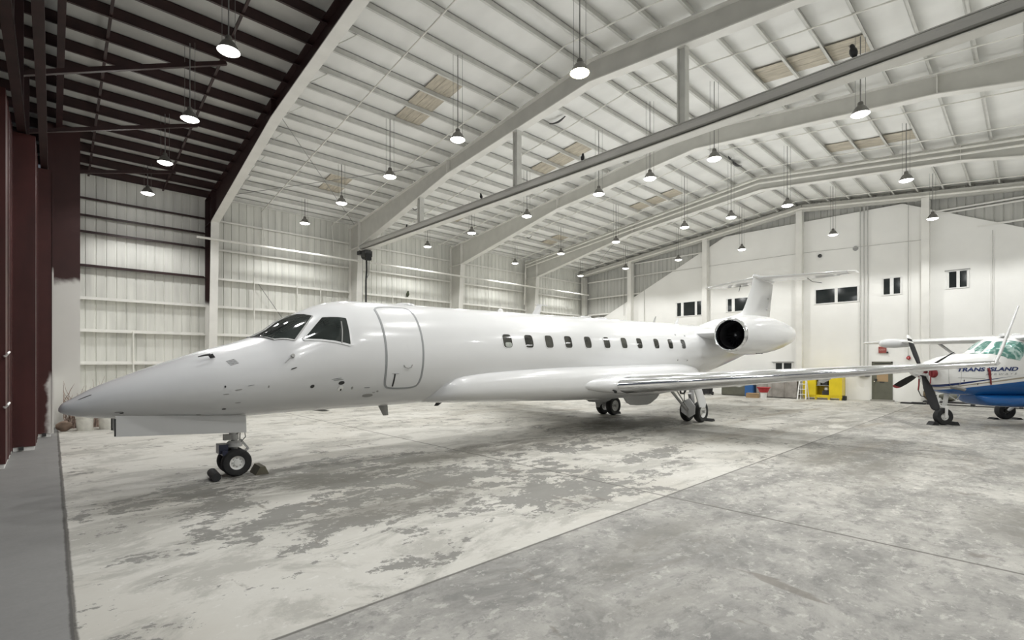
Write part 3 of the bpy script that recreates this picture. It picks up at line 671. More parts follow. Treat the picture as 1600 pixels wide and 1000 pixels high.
# black bin with recycling loop
t = thing('wheeled_bin', (28.7, 13.4, 0), 0, 'black wheeled bin by the far wall under the jet wing', 'bin')
MB().loft([[(-.22, -.24, .06), (.22, -.24, .06), (.22, .24, .06), (-.22, .24, .06)], [(-.28, -.3, 1.0), (.28, -.3, 1.0), (.28, .3, 1.0), (-.28, .3, 1.0)]]).build('body', M_BLACK, t)
MB().box((-.31, -.32, 1.0), (.31, .32, 1.06)).build('lid', M_BLACK, t)
for s in (-1, 1): MB().lathe([(0, -.04), (.1, -.04), (.1, .04), (0, .04)], (.2, s*.26, .1), 'y', 14).build('wheel', M_DARK, t, True)
for q in range(3):
    a = q*2*pi/3 + pi/2; b = a + 1.5
    MB().tube([(-.268, .1*cos(a + u*1.4/4), .62 + .1*sin(a + u*1.4/4)) for u in range(5)], .014, 5).build('recycling_arrow', M_WHITEP, t)
# clutter behind the propeller plane
tag(MB().box((29.5, 3.4, 0), (29.9, 4.3, .06)).box((29.55, 3.5, .06), (29.85, 3.9, .085)).build('floor_mat_roll', M_BLACK), 'low black mat on the floor right of the olive door', 'mat')
t = thing('pallet', (30.0, 1.8, 0), 0, 'long dark low pallet behind the propeller plane', 'pallet')
MB().box((-.3, -1.7, .1), (.4, 1.7, .16)).build('deck', M_DARK, t)
for y in (-1.5, 0, 1.5): MB().box((-.3, y - .06, 0), (.4, y + .06, .1)).build('bearer', M_DARK, t)
random.seed(11)
for i, (y, w, h, m, lb) in enumerate(((3.3, .3, .55, mat('brown_bag', (.16, .12, .07), .8), 'brown sack at the left end of the dark pallet'), (2.6, .5, .35, M_OLIVE, 'olive bundle on the dark pallet, second from its left end'), (1.9, .4, .3, M_GREY, 'grey bundle on the middle of the dark pallet'), (1.2, .35, .26, mat('pink_cloth', (.5, .36, .31), .8), 'pinkish cloth bundle on the dark pallet'))):
    mb = MB(); R = []
    for k in range(9):
        u = k/8; r = sin(pi*(.06 + .88*u))**.5
        R.append([(.0 + .26*r*cos(a)*(1 + .12*sin(3*a + k)), (u - .5)*w*1.4, h*.5 + h*.5*r*max(-1, 1.2*sin(a))*(1 + .1*cos(2*a + k))) for a in [2*pi*j/12 for j in range(12)]])
    o = mb.loft(R).build('sack', m, smooth=True); o.location = (30.05, y, .19); tag(o, lb, 'sack', 'bundles on the pallet')
# twigs behind the nose, dark crate
mb = MB()
for k in range(120):
    x = .3 + random.random()*.75; p = Vector((x, 19.6 + random.random()*.4, 0)); P = [p.copy()]; d = Vector((random.uniform(-.25, .3), random.uniform(-.1, .1), 1))
    L_ = random.uniform(.7, 1.25)*random.choice((1, 1, 1.35))
    for q in range(5):
        p = p + d*L_/5; d = d + Vector((random.uniform(-.4, .4), random.uniform(-.2, .15), random.uniform(-.25, .1))); P.append(p.copy())
        P[-1].y = min(P[-1].y, 20.2); P[-1].x = max(P[-1].x, .25)
    mb.tube(P, [.012, .011, .01, .008, .006, .003], 5)
o = mb.build('dry_twigs', mat('dry_twig', (.33, .25, .21), .9, var=.4, scale=8)); tag(o, 'tangle of dry brown twigs against the white door jamb', 'twigs', kind='stuff')
tag(MB().box((1.52, 18.9, 0), (2.02, 19.2, .33)).box((1.50, 18.88, .33), (2.04, 19.22, .37)).build('dark_crate', M_BLACK), 'black crate right of the cream buckets behind the nose gear door', 'crate')
mb = MB(); R = []
for k in range(7):
    u = k/6; R.append([((u - .5)*.36, .13*sin(pi*(.1 + .8*u))*cos(a), .16 + .16*sin(pi*(.1 + .8*u))*sin(a)*(1 + .15*sin(3*a))) for a in [2*pi*j/10 for j in range(10)]])
o = mb.loft(R).build('rag_bundle', mat('brown_rag', (.17, .12, .09), .9, var=.4), smooth=True); o.location = (.25, 19.0, 0); tag(o, 'crumpled brown rag left of the cream buckets', 'rag')
# ------------------------------------------------------------------ interpolation used by the aircraft bodies
def pch(x, X, Y):
    n = len(X); h = [X[i+1]-X[i] for i in range(n-1)]; d = [(Y[i+1]-Y[i])/h[i] for i in range(n-1)]
    m = [d[0]] + [0]*(n-2) + [d[-1]]
    for i in range(1, n-1):
        if d[i-1]*d[i] > 0:
            a = 2*h[i]+h[i-1]; b = h[i]+2*h[i-1]; m[i] = (a+b)/(a/d[i-1]+b/d[i])
    i = 0
    while i < n-2 and x > X[i+1]: i += 1
    t = (x-X[i])/h[i]
    return (2*t**3-3*t**2+1)*Y[i]+(t**3-2*t**2+t)*h[i]*m[i]+(-2*t**3+3*t**2)*Y[i+1]+(t**3-t**2)*h[i]*m[i+1]
def P(t, s, z): return Vector((t, -s, z))        # aft, port, up  ->  local
def chaikin(pts, n=2):
    for _ in range(n):
        q = []
        for a, b in zip(pts, pts[1:] + pts[:1]):
            q += [(a[0]*.75+b[0]*.25, a[1]*.75+b[1]*.25), (a[0]*.25+b[0]*.75, a[1]*.25+b[1]*.75)]
        pts = q
    return pts
def dense(pts, k=4, closed=True):
    q = []
    for a, b in zip(pts, pts[1:] + (pts[:1] if closed else [])):
        q += [(a[0]+(b[0]-a[0])*i/k, a[1]+(b[1]-a[1])*i/k) for i in range(k)]
    return q if closed else q + [pts[-1]]
class Body:
    def __init__(s, K, ZT, ZB, HW, n=2.0): s.a = (K, ZT, ZB, HW); s.n = n
    def prof(s, t): K, A, B, W = s.a; return pch(t, K, A), pch(t, K, B), pch(t, K, W)
    def pt(s, t, ph, off=0.0):
        T, B, W = s.prof(t); e = 2/s.n; cs, sn = cos(ph), sin(ph)
        x = abs(sn)**e*(1 if sn >= 0 else -1); z = abs(cs)**e*(1 if cs >= 0 else -1)
        return P(t, W*x + off*sn, (T+B)/2 + (T-B)/2*z + off*cs)
    def loft(s, ts, n=72): return MB().loft([[s.pt(t, 2*pi*k/n) for k in range(n)] for t in ts])
    def patch(s, pts, off, k=5, thick=0.0):
        c = (sum(p[0] for p in pts)/len(pts), sum(p[1] for p in pts)/len(pts)); n = len(pts); mb = MB()
        rings = [[s.pt(c[0]+(p[0]-c[0])*q/k, c[1]+(p[1]-c[1])*q/k, off) for p in pts] for q in range(1, k+1)]
        rings.append([s.pt(p[0], p[1], off - .012) for p in pts])
        mb.loft(rings, caps=False); v = len(mb.v); mb.v.append(tuple(s.pt(*c, off))); mb.f += [(v, i, (i+1) % n) for i in range(n)]; mb.mi += [0]*n
        return mb
    def ring(s, pts, sc, off):
        """raised band around a closed outline; sc in metres"""
        inn = [s.pt(*p, off) for p in pts]; n = len(pts); cen = sum(inn, Vector())/n; out = []
        for i in range(n):
            tg = (inn[(i+1) % n]-inn[i-1]).normalized(); nr = (s.pt(*pts[i], off+.1)-inn[i]).normalized(); o = tg.cross(nr)
            if o.dot(inn[i]-cen) < 0: o = -o
            out.append(inn[i]+o*sc)
        nr = [(s.pt(*p, off+.1)-s.pt(*p, off)).normalized() for p in pts]
        low = [a-b*.02 for a, b in zip(out, nr)]; li = [a-b*.02 for a, b in zip(inn, nr)]
        return MB().loft([li, inn, out, low], caps=False)
def airfoil(n=14, camber=0.0):
    up, lo = [], []
    for i in range(n+1):
        x = (1-cos(pi*i/n))/2; y = 5*(.2969*sqrt(x)-.126*x-.3516*x*x+.2843*x**3-.1036*x**4)
        up.append((x, y+camber*4*x*(1-x))); lo.append((x, -y+camber*4*x*(1-x)))
    return lo[::-1] + up[1:-1]           # TE(lower) -> LE -> upper
AF = airfoil()
def wing(secs, af=AF):
    """secs: (le Vector, chord, thickness_m, up Vector)"""
    return MB().loft([[le + Vector((x*c, 0, 0)) + up*(y*th) for x, y in af] for le, c, th, up in secs])
def wheel(t, s, z, r, w, parent, rim_r=.5, out=1, rim=None, wid_hub=None):
    o = MB().lathe([(r*rim_r, -w*.42), (r*.7, -w*.5), (r*.9, -w*.46), (r*.985, -w*.28), (r, -w*.1), (r, w*.1), (r*.985, w*.28), (r*.9, w*.46), (r*.7, w*.5), (r*rim_r, w*.42)], P(t, s, z), 'y', 36).build('tyre', M_BLACK, parent, True)
    q = MB().lathe([(.001, w*.2), (r*.12, w*.2), (r*.13, w*.34), (r*.2, w*.34), (r*.22, w*.16), (r*.4, w*.12), (r*(rim_r-.04), w*.3), (r*(rim_r+.04), w*.43), (r*(rim_r+.04), -w*.43), (r*(rim_r-.04), -w*.3), (r*.4, -w*.12), (r*.22, -w*.16), (r*.2, -w*.34), (.001, -w*.34)], P(t, s, z), 'y', 28)
    for k in range(8):
        a = 2*pi*k/8; q.cur = 1; q.lathe([(0, w*.16), (r*.045, w*.16), (r*.045, -w*.16), (0, -w*.16)], P(t + r*.31*cos(a), s, z + r*.31*sin(a)), 'y', 6)
    q.build('rim', [rim or M_WHITEP, M_GREY], o, True); return o

# ================================================================== the jet
M_JET = mat('white_aircraft_paint', (.70, .705, .71), .22, var=.015, scale=.6, coat=.35)
M_JETG = mat('pale_grey_paint', (.50, .50, .495), .3, var=.03, scale=1, coat=.2)
M_RAD = mat('radome_paint', (.685, .69, .69), .28, var=.02, coat=.15)
M_SEAL = mat('door_seal_grey', (.27, .28, .285), .5)
M_CGLASS = mat('cockpit_glass', (.030, .036, .034), .04, var=.5, scale=1.4, coat=.5)
M_WGLASS = mat('cabin_glass', (.045, .045, .040), .05, var=.7, scale=2.2, coat=.4)
YAW = radians(-1.5327)
jet = thing('business_jet', (2.357, 9.703, 0), YAW, 'large white twin engined business jet parked across the hangar', 'airplane')
KN = [-2.29,-2.26,-2.15,-1.9,-1.5,-1.0,-.5,0,.4,.7,1.0,1.3,1.6,2.0,2.6,4.0,9.,14.2,16.5,19,21.5,23.5,24.2]
ZT = [1.31,1.371,1.447,1.606,1.795,2.002,2.189,2.345,2.516,2.75,2.912,3.055,3.167,3.235,3.25,3.27,3.345,3.42,3.44,3.45,3.44,3.38,3.28]
ZB = [1.27,1.242,1.197,1.146,1.109,1.07,1.039,1.025,1.033,1.04,1.045,1.050,1.052,1.052,1.052,1.07,1.145,1.22,1.5,1.95,2.45,2.85,3.02]
HW = [.02,.10,.21,.35,.52,.68,.81,.91,.98,1.02,1.05,1.075,1.09,1.10,1.10,1.10,1.10,1.10,1.0,.78,.48,.24,.12]
FB = Body(KN, ZT, ZB, HW)
def fr(a, b, n): return [a + (b-a)*i/n for i in range(n+1)]
FB.loft([-2.289,-2.285,-2.275,-2.26,-2.23,-2.19,-2.15,-2.1,-2.05] + fr(-2, -1.6, 8) + fr(-1.55, 3, 70) + fr(3.1, 14.2, 40)[0:] + fr(14.5, 24.2, 36)).build('fuselage', M_JET, jet, True, 60)
# cockpit glazing
wsp = [(.906, .06), (1.15, .56), (.749, 1.0), (.486, .709), (.253, .12)]
swp = [(1.288, .708), (1.685, .867), (1.67, 1.386), (.89, 1.059)]
def rnd(pts, r=.12):
    q = []
    for i, p in enumerate(pts):
        a, b = pts[i-1], pts[(i+1) % len(pts)]
        for f in (1, .55, .2):
            q.append((p[0]+(a[0]-p[0])*r*f, p[1]+(a[1]-p[1])*r*f))
        for f in (.2, .55, 1):
            q.append((p[0]+(b[0]-p[0])*r*f, p[1]+(b[1]-p[1])*r*f))
    return q
M_SHADE = mat('sunshade_grey', (.42, .45, .41), .6, var=.25, scale=4)
for sg in (1, -1):
    mir = lambda pts: [(t, sg*p) for t, p in pts]
    w = FB.patch(dense(mir(rnd(wsp, .06)), 3), .006, 8).build('windshield_pane', M_CGLASS, jet, True, 60)
    FB.ring(dense(mir(rnd(wsp, .06)), 3), .03, .010).build('windshield_frame', M_GREY, w, True)
    w = FB.patch(dense(mir(rnd(swp, .1)), 3), .006, 8).build('cockpit_side_window', M_CGLASS, jet, True, 60)
    FB.ring(dense(mir(rnd(swp, .1)), 3), .035, .012).build('window_frame', M_JET, w, True)
    b = [(1.577, sg*.93), (1.555, sg*1.1), (1.513, sg*1.338)]
    MB().tube([FB.pt(t, p, .01) for t, p in dense(b, 4, False)], .012, 6).build('window_post', M_GREY, w)
    MB().tube([FB.pt(.32, sg*.3, .02), FB.pt(.5, sg*.45, .03), FB.pt(.75, sg*.5, .03)], .010, 6).build('wiper', M_DARK, jet)
# cabin door
dp = [(2.374,.543),(2.987,.505),(3.12,.53),(3.168,.7),(3.17,.984),(3.176,1.368),(3.185,1.829),(3.19,2.12),(3.11,2.235),(2.55,2.228),(2.44,2.15),(2.411,1.816),(2.396,1.488),(2.382,1.147),(2.374,.799)]
dpp = chaikin(dp, 2)
door = FB.patch(dense(dpp, 2), .003, 14).build('cabin_door', M_JET, jet, True, 60)
FB.ring(dpp, .042, .008).build('door_seal', M_SEAL, door, True)
MB().tube([FB.pt(2.767, 1.77, .01), FB.pt(2.79, 1.81, .03), FB.pt(2.86, 1.83, .035), FB.pt(2.93, 1.81, .03), FB.pt(2.955, 1.77, .01)], .009, 6).build('grab_handle', M_GREY, door)
MB().tube([FB.pt(2.60, 1.94, .006), FB.pt(2.605, 2.06, .008), FB.pt(2.611, 2.19, .006)], .016, 6).build('door_lever', M_DARK, door)
MB().beam(FB.pt(2.54, 1.93, .004), FB.pt(2.68, 1.93, .004), .02, .008).build('lever_plate', M_SEAL, door)
# cabin windows
def rrect(c, p, a, b, n=28, e=4.0):
    return [(c + a*abs(cos(q))**(2/e)*(1 if cos(q) > 0 else -1), p + b*abs(sin(q))**(2/e)*(1 if sin(q) > 0 else -1)) for q in [2*pi*k/n for k in range(n)]]
for i, t in enumerate([5.52,6.221,6.934,7.668,8.476,9.324,10.163,10.966,11.924,12.782,13.617]):
    for sg in (1, -1):
        pts = rrect(t, sg*1.296, .142, .15)
        w = FB.patch(pts, .004, 4).build('cabin_window', M_WGLASS, jet, True, 60)
        FB.ring(pts, .022, .008).build('window_rim', M_JET, w, True)
        if i == 0:
            FB.patch(rrect(t + .02, sg*1.38, .10, .05), .0065, 3).build('window_blind', M_SHADE, w, True)
# small marks and fittings on the nose
def dot(t, p, a, b, m, nm, off=.006): FB.patch(rrect(t, p, a, b, 16, 2.2), off, 2).build(nm, m, jet, True)
dot(1.555, 2.175, .052, .052, M_WHITEP, 'static_port', .012); dot(1.55, 2.06, .055, .035, M_DARK, 'service_panel'); dot(1.562, 2.20, .014, .022, M_DARK, 'port_opening', .016)
dot(1.03, 2.04, .035, .035, M_DARK, 'drain_vent'); dot(2.157, 2.40, .11, .045, M_GREY, 'oval_inlet'); dot(.692, 1.58, .05, .012, M_DARK, 'angle_sensor')
dot(.313, 1.81, .012, .03, M_GREY, 'latch'); dot(-.31, 1.64, .012, .03, M_DARK, 'latch'); dot(.056, 1.70, .05, .008, M_SEAL, 'latch'); dot(-.122, 1.765, .05, .012, M_GREY, 'latch'); dot(-.29, 1.85, .04, .01, M_GREY, 'latch'); dot(-.106, 2.133, .04, .01, M_GREY, 'latch')
dot(-.283, 2.329, .03, .02, M_DARK, 'latch'); dot(-.611, 2.557, .04, .02, M_GREY, 'latch'); dot(-2.0, .883, .075, .02, M_DARK, 'nose_seam'); dot(-1.62, 2.215, .05, .03, M_GREY, 'drain_slot'); dot(-1.585, 2.27, .025, .05, M_DARK, 'drain_slot')
dot(2.33, 2.30, .02, .02, M_GREY, 'rivet_plate'); dot(2.26, 2.33, .03, .01, M_GREY, 'rivet_plate'); dot(1.78, 2.19, .02, .03, M_GREY, 'rivet_plate'); dot(2.08, 2.20, .06, .008, M_SEAL, 'rivet_plate')
dot(13.23, 1.80, .03, .025, M_GREY, 'drain_hole'); dot(13.89, 1.82, .03, .025, M_GREY, 'drain_hole'); dot(13.35, .97, .035, .03, M_SEAL, 'drain_hole'); dot(13.96, 1.0, .035, .03, M_SEAL, 'drain_hole')
for q in range(2): dot(1.44 + .04*q, 1.96 + .03*q, .09, .006, M_SEAL, 'placard_line')
mb = MB()
for q in range(5): mb.beam(FB.pt(-.27 + .012*q, .955 + .034*q, .004), FB.pt(-.15 + .012*q, .93 + .034*q, .004), .006, .004)
mb.build('louvre_vent', M_DARK, jet)
for sg in (1, -1):
    mb = MB(); a = FB.pt(-.42, sg*.72, -.02); b = FB.pt(-.47, sg*.72, .08)
    mb.beam(a, b, .014, .07, (1, 0, 0)); mb.tube([b, FB.pt(-.55, sg*.71, .09), FB.pt(-.64, sg*.71, .09)], [.018, .014, .008], 8); mb.build('pitot_probe', M_DARK, jet)
    mb = MB(); mb.lathe([(0, 0), (.03, 0)], FB.pt(.68, sg*1.32, .02), 'y', 8); mb.tube([FB.pt(.68, sg*1.32, -.01), FB.pt(.68, sg*1.32, .035)], .032, 10); mb.tube([FB.pt(.66, sg*1.33, .03), FB.pt(.55, sg*1.40, .03)], .006, 5); mb.build('ice_probe', M_GREY, jet)
# antennas
def blade(t, z0, h, c, m, nm, s=0, sweep=.1, th=.02):
    MB().loft([[P(t, s - th, z0), P(t + c*.5, s - th*1.2, z0), P(t + c, s, z0), P(t + c*.5, s + th*1.2, z0)], [P(t + sweep, s - th*.4, z0 + h), P(t + sweep + c*.3, s - th*.5, z0 + h), P(t + sweep + c*.55, s, z0 + h), P(t + sweep + c*.3, s + th*.5, z0 + h)]]).build(nm, m, jet)
blade(7.35, 3.3, .30, .3, M_JET, 'blade_antenna', sweep=.22); MB().beam(P(7.5, 0, 3.60), P(7.95, 0, 3.60), .02, .02).build('antenna_bar', M_JET, jet)
blade(13.4, 3.38, .26, .12, M_GREY, 'blade_antenna', sweep=.16); blade(14.9, 3.41, .26, .22, M_JET, 'blade_antenna', sweep=.2)
MB().lathe([(.08, 0), (.07, .06), (.03, .09), (0, .1)], P(6.2, 0, 3.29), 'z', 14).build('beacon_light', M_WHITEP, jet, True)
for t in (3.4, 9.6, 10.4): MB().lathe([(.22, -.01), (.2, .03), (.1, .05), (0, .055)], P(t, 0, 3.265 + .015*(t - 4)), 'z', 18).build('antenna_dome', M_JET, jet, True)
blade(2.75, 1.07, -.24, .22, M_GREY, 'belly_antenna', sweep=.12); blade(1.25, 1.06, -.05, .3, M_GREY, 'belly_antenna', s=.0, sweep=.3); blade(4.2, 1.09, -.12, .2, M_DARK, 'belly_antenna', s=.1, sweep=-.1)
# wing to body fairing
tk = [3.3,3.6,4.2,5.3,6.6,8,9.2,10.1,12,13.5,14.6,15.4]; zb = [1.13,1.09,1.05,1.01,.96,.90,.86,.83,.84,.92,1.1,1.3]; ph = [2.75,2.42,2.06,1.975,1.945,1.93,1.927,1.925,1.925,1.95,2.1,2.45]
rings = []
for t in fr(3.3, 15.4, 60):
    b = pch(t, tk, zb); p = pch(t, tk, ph); q = FB.pt(t, p); s1, z1 = -q.y, q.z; zt = z1 + .14; zc = (zt + b)/2; hh = (zt - b)/2; n = 2.7
    W = s1/max(.05, (1 - min(.9, abs(z1 - zc)/hh)**n))**(1/n)*min(1, .02 + (t - 3.3)/.5)
    W *= 1.0 + .02*min(1, max(0, (t - 4)/3))
    rings.append([P(t, W*abs(cos(a))**(2/n)*(1 if cos(a) >= 0 else -1), zc + hh*abs(sin(a))**(2/n)*(1 if sin(a) >= 0 else -1)) for a in [2*pi*k/64 for k in range(64)]])
MB().loft(rings).build('wing_fairing', M_JET, jet, True, 60)
MB().lathe([(.075, .02), (.06, .03), (.05, -.02), (0, -.03)], P(9.0, 1.30, 1.36), 'y', 18).build('fuel_port', M_DARK, jet, True)
# wings
Z = Vector((0, 0, 1))
def wing_pt(s): return 8.88 + (s - 1.7)*(12.35 - 8.88)/7.16, 1.345 + .0872*(s - 1.7), 3.75 + (s - 1.7)*(1.25 - 3.75)/7.16, .56 + (s - 1.7)*(.10 - .56)/7.16
for sg in (1, -1):
    secs = []
    for s, le, z, c, th in ((.7, 6.9, 1.37, 5.9, .10), (1.08, 7.5, 1.36, 5.3, .22), (1.22, 7.85, 1.355, 4.95, .36), (1.38, 8.25, 1.35, 4.5, .48), (1.55, 8.62, 1.345, 4.05, .55)): secs.append((P(le, sg*s, z), c, th, Z))
    for k in range(9):
        s = 1.7 + 7.16*k/8; t, z, c, th = wing_pt(s); secs.append((P(t, sg*s, z), c, th, Z))
    w = wing(secs).build('wing', M_JET, jet, True, 60)
    ls = []
    afl = [q for q in AF if q[0] < .13]
    for k in range(9):
        s = 1.74 + 7.1*k/8; t, z, c, th = wing_pt(s)
        ls.append([P(t - .008, sg*s, z) + Vector((x*c*1.0, 0, y*(th + .02))) for x, y in afl] )
    MB().loft(ls, caps=False, closed=False).build('leading_edge', M_CHROME, w, True, 60)
    t, z, c, th = wing_pt(8.84)
    wl = [(P(t + .05, sg*8.84, z + .0), 1.15, .07, Vector((0, -.2*sg, 1)).normalized().cross(Vector((1, 0, 0))).normalized()), (P(t + .40, sg*8.90, z + .22), .95, .065, Vector((0, 1, 0))), (P(t + 1.25, sg*9.14, z + 1.28), .45, .045, Vector((0, 1, 0)))]
    MB().loft([[a + Vector((x*b_, x*b_*.058*sg + y*c_, 0)) for x, y in AF] for a, b_, c_, _ in wl]).build('winglet', M_JET, w, True, 60)
    s = 8.8; t, z, c, th = wing_pt(s); MB().lathe([(.0, -.08), (.03, -.05), (.028, .05), (0, .1)], P(t - .02, sg*8.82, z), 'x', 12).build('tip_light', M_WHITEP, w, True)
    mb = MB(); t, z, c, th = wing_pt(1.72)
    mb.loft([[P(8.86 + .2*(1-cos(a))*.5 - .02, sg*(1.5 + .11*sin(a) + .07), 1.20 + .045*cos(a) - (.03 if q else 0)) for a in [2*pi*k/14 for k in range(14)]] for q in (0, 1)]).build('landing_light', M_DARK, w, True)
    for s in (3.6, 5.6): 
        t, z, c, th = wing_pt(s); mb = MB()
        mb.tube([P(t + c*.55, sg*s, z - th*.2), P(t + c*.75, sg*s, z - .16), P(t + c*.95, sg*s, z - .12), P(t + c*1.08, sg*s, z - .02)], [.03, .09, .07, .01], 10).build('flap_fairing', M_JET, w, True)
    # open inner gear door under the wing root
    MB().prism([P(10.46, sg*.8, .92), P(10.62, sg*.8, .74), P(10.85, sg*.8, .645), P(11.15, sg*.8, .615), P(11.75, sg*.8, .60), P(11.95, sg*.8, .64), P(12.3, sg*.8, .78), P(12.55, sg*.8, .97)], (0, 0, 0), (0, -.04*sg, 0)).build('gear_bay_door', M_JETG, jet)
# fin, rudder, stabiliser
lev = [(3.30, 16.3), (3.51, 16.95), (3.64, 17.5), (3.77, 18.09), (3.9, 19.04), (4.0, 19.6), (4.1, 20.15), (4.19, 20.5), (4.28, 20.78), (4.46, 20.99), (4.78, 21.26), (5.1, 21.5), (5.48, 21.8), (5.8, 21.95), (6.02, 22.05)]
def te(z): return 23.75 + (z - 3.3)*.26
mk = lambda le, c, th, z: [P(le + x*c, y*th, z) for x, y in AF]
def fin_th(z): return .36 - .09*(z - 3.3)
def fin_sec(le, z):
    hinge = te(z) - .55; c = hinge - le; th = fin_th(z)*min(1.0, 2.6/max(c, 2.6) + .35)
    half = th*.5; pts = []
    for k in range(12):
        u = k/11; w = half*min(1.0, sqrt(max(0, u*c/1.0))) if u*c < 1.0 else half
        pts.append((le + c*u, w*(1 - .35*max(0, u - .5)*2)))
    return [P(t, w, z) for t, w in pts] + [P(t, -w, z) for t, w in pts[:0:-1]]
MB().loft([fin_sec(le, z) for z, le in lev] + [[P(p.x, -p.y*.6, 6.17) if False else Vector((22.2 + (p.x - 22.05)*.5, p.y*.5, 6.18)) for p in fin_sec(22.05, 6.02)]]).build('vertical_fin', M_JET, jet, True, 60)
rings = []
for z in (3.75, 4.3, 5.0, 5.6, 5.93):
    h = te(z) - .54; w = fin_th(z)*.3; rings.append([P(h, w, z), P(te(z) - .2, w*.55, z), P(te(z), .008, z), P(te(z), -.008, z), P(te(z) - .2, -w*.55, z), P(h, -w, z)])
MB().loft(rings).build('rudder', M_JET, jet, True, 30)
for z in (4.55, 5.1): MB().beam(P(te(z) - .75, .14, z), P(te(z) - .35, .12, z + .03), .06, .05).build('rudder_hinge', M_JETG, jet)
MB().tube([P(22.0, 0, 6.1), P(22.2, 0, 6.1), P(23.2, 0, 6.08), P(24.3, 0, 6.05), P(24.6, 0, 6.04)], [.03, .10, .13, .10, .02], 14).build('tail_bullet', M_JET, jet, True)
for sg in (1, -1):
    secs = []
    for s, le, c, z in ((.05, 22.3, 2.15, 6.06), (1.2, 22.95, 1.75, 6.08), (2.9, 23.9, 1.15, 6.12), (3.3, 24.13, .98, 6.13)): secs.append((P(le, sg*s, z), c, .11 + .06*(3.3 - s)/3.3, Z))
    st = wing(secs).build('horizontal_stabiliser', M_JET, jet, True, 60)
    wing([(P(24.10, sg*3.31, 6.13), 1.0, .13, Z), (P(24.35, sg*3.55, 6.135), .72, .09, Z)]).build('stabiliser_tip', M_WHITEP, st, True, 60)
    MB().prism([P(22.95 + 1.3, sg*1.0, 6.05), P(24.0 + .8, sg*2.8, 6.09), P(25.0, sg*2.8, 6.09), P(24.85, sg*1.0, 6.05)], (0, 0, 0), (0, 0, .05)).build('elevator', M_JET, st)
    FS = MB().tube([P(24.35, sg*1.6, 6.05), P(24.6, sg*1.75, 5.88), P(25.1, sg*2.0, 5.85)], .015, 5).build('static_wick', M_DARK, st)
# engines
NP = [(.46,.30),(.47,.12),(.495,.03),(.525,0),(.55,.03),(.585,.14)]
NB = [(.585,.14),(.63,.35),(.69,.8),(.72,1.4),(.725,2.0),(.70,2.8),(.645,3.5),(.56,4.2),(.46,4.8),(.40,5.15),(.37,5.15),(.40,4.6)]
for sg in (1, -1):
    def tilt(mb):
        mb.v = [(x, y, z + .034*(x - 14.62)) for x, y, z in mb.v]; return mb
    c0 = P(14.62, sg*2.2, 2.92)
    e = tilt(MB().lathe([(r, h) for r, h in NB], c0, 'x', 56)).build('engine_nacelle', M_JET, jet, True, 60)
    tilt(MB().lathe(NP, c0, 'x', 56)).build('intake_lip', M_CHROME, e, True, 60)
    tilt(MB().lathe([(.462,.28),(.45,.5),(.44,1.0),(.0,1.02)], c0, 'x', 40)).build('intake_duct', mat('intake_black', (.022, .022, .023), .5, .3), e, True)
    mb = MB().lathe([(.0,.42),(.05,.46),(.11,.6),(.14,.78)], c0, 'x', 20)
    for k in range(22):
        a = 2*pi*k/22; d1 = Vector((0, cos(a), sin(a))); d2 = Vector((0, -sin(a), cos(a)))
        mb.add([c0 + Vector((.72, 0, 0)) + d1*.12, c0 + Vector((.80, 0, 0)) + d1*.12 + d2*.03, c0 + Vector((.84, 0, 0)) + d1*.43 + d2*.10, c0 + Vector((.70, 0, 0)) + d1*.43 + d2*.02], [(0, 1, 2, 3)])
    tilt(mb).build('fan', mat('fan_titanium', (.10, .10, .105), .35, .8), e)
    tilt(MB().lathe([(.37,5.14),(.36,4.6),(.0,4.5)], c0, 'x', 30)).build('exhaust', M_DARK, e, True)
    # pylon
    rings = []
    for s, le, c, th in ((.75, 14.9, 5.0, .5), (1.15, 15.1, 4.6, .42), (1.7, 15.3, 4.2, .36)): rings.append([P(le + x*c, sg*s, 3.02 + .034*(le + x*c - 14.6) + y*th) for x, y in AF])
    MB().loft(rings).build('engine_pylon', M_JET, jet, True, 60)
    for q, (dt, l) in enumerate(((0, .05), (.1, .03), (.19, .06), (.30, .05), (.36, .02))): MB().obox(Matrix.Translation(P(15.9 + dt*1.4, sg*(2.2 + .40), 2.92 - .63)) @ Matrix.Rotation(radians(-35*sg), 4, 'X'), (l*1.6, .012, .03)).build('cowl_vent', M_DARK, e)
# nose gear
ng = MB().tube([P(-.02, 0, 1.1), P(0, 0, .62)], .075, 14).tube([P(0, 0, .7), P(0, 0, .28)], .052, 12).tube([P(0, -.22, .235), P(0, .22, .235)], .035, 10).lathe([(.0, .5), (.13, .5), (.13, .56), (.09, .6), (.0, .6)], P(0, 0, 0), 'z', 16).build('nose_gear_strut', M_JETG, jet, True)
wheel(0, .17, .238, .238, .15, ng); wheel(0, -.17, .238, .238, .15, ng)
MB().beam(P(.09, 0, .62), P(.22, 0, .44), .08, .03).beam(P(.22, 0, .44), P(.06, 0, .27), .08, .03).build('torque_link', M_JETG, ng)
MB().box((-.26, -.12, .40), (-.12, .12, .56)).box((-.22, -.2, .38), (-.14, .2, .46)).build('taxi_light', mat('navy_box', (.015, .02, .05), .35), ng)
MB().box((-.17, -.05, .62), (-.02, .05, .72)).tube([P(.02, .07, .72), P(.14, .1, .8), P(.16, .09, .66), P(.08, .06, .56)], .01, 6).tube([P(.0, -.07, .75), P(.12, -.1, .85), P(.1, -.05, .6)], .01, 6).build('steering_unit', M_GREY, ng)
for sg in (1, -1):
    MB().prism([P(-1.66, sg*.42, 1.19), P(-1.66, sg*.46, .885), P(.09, sg*.46, .785), P(.09, sg*.42, 1.08)], (0, 0, 0), (0, .03*sg, 0)).build('nose_gear_door', M_JETG, jet)
    MB().box((-1.675, -sg*.445 - .02, .89), (-1.655, -sg*.445 + .02, 1.15)).build('door_edge', M_DARK, jet)
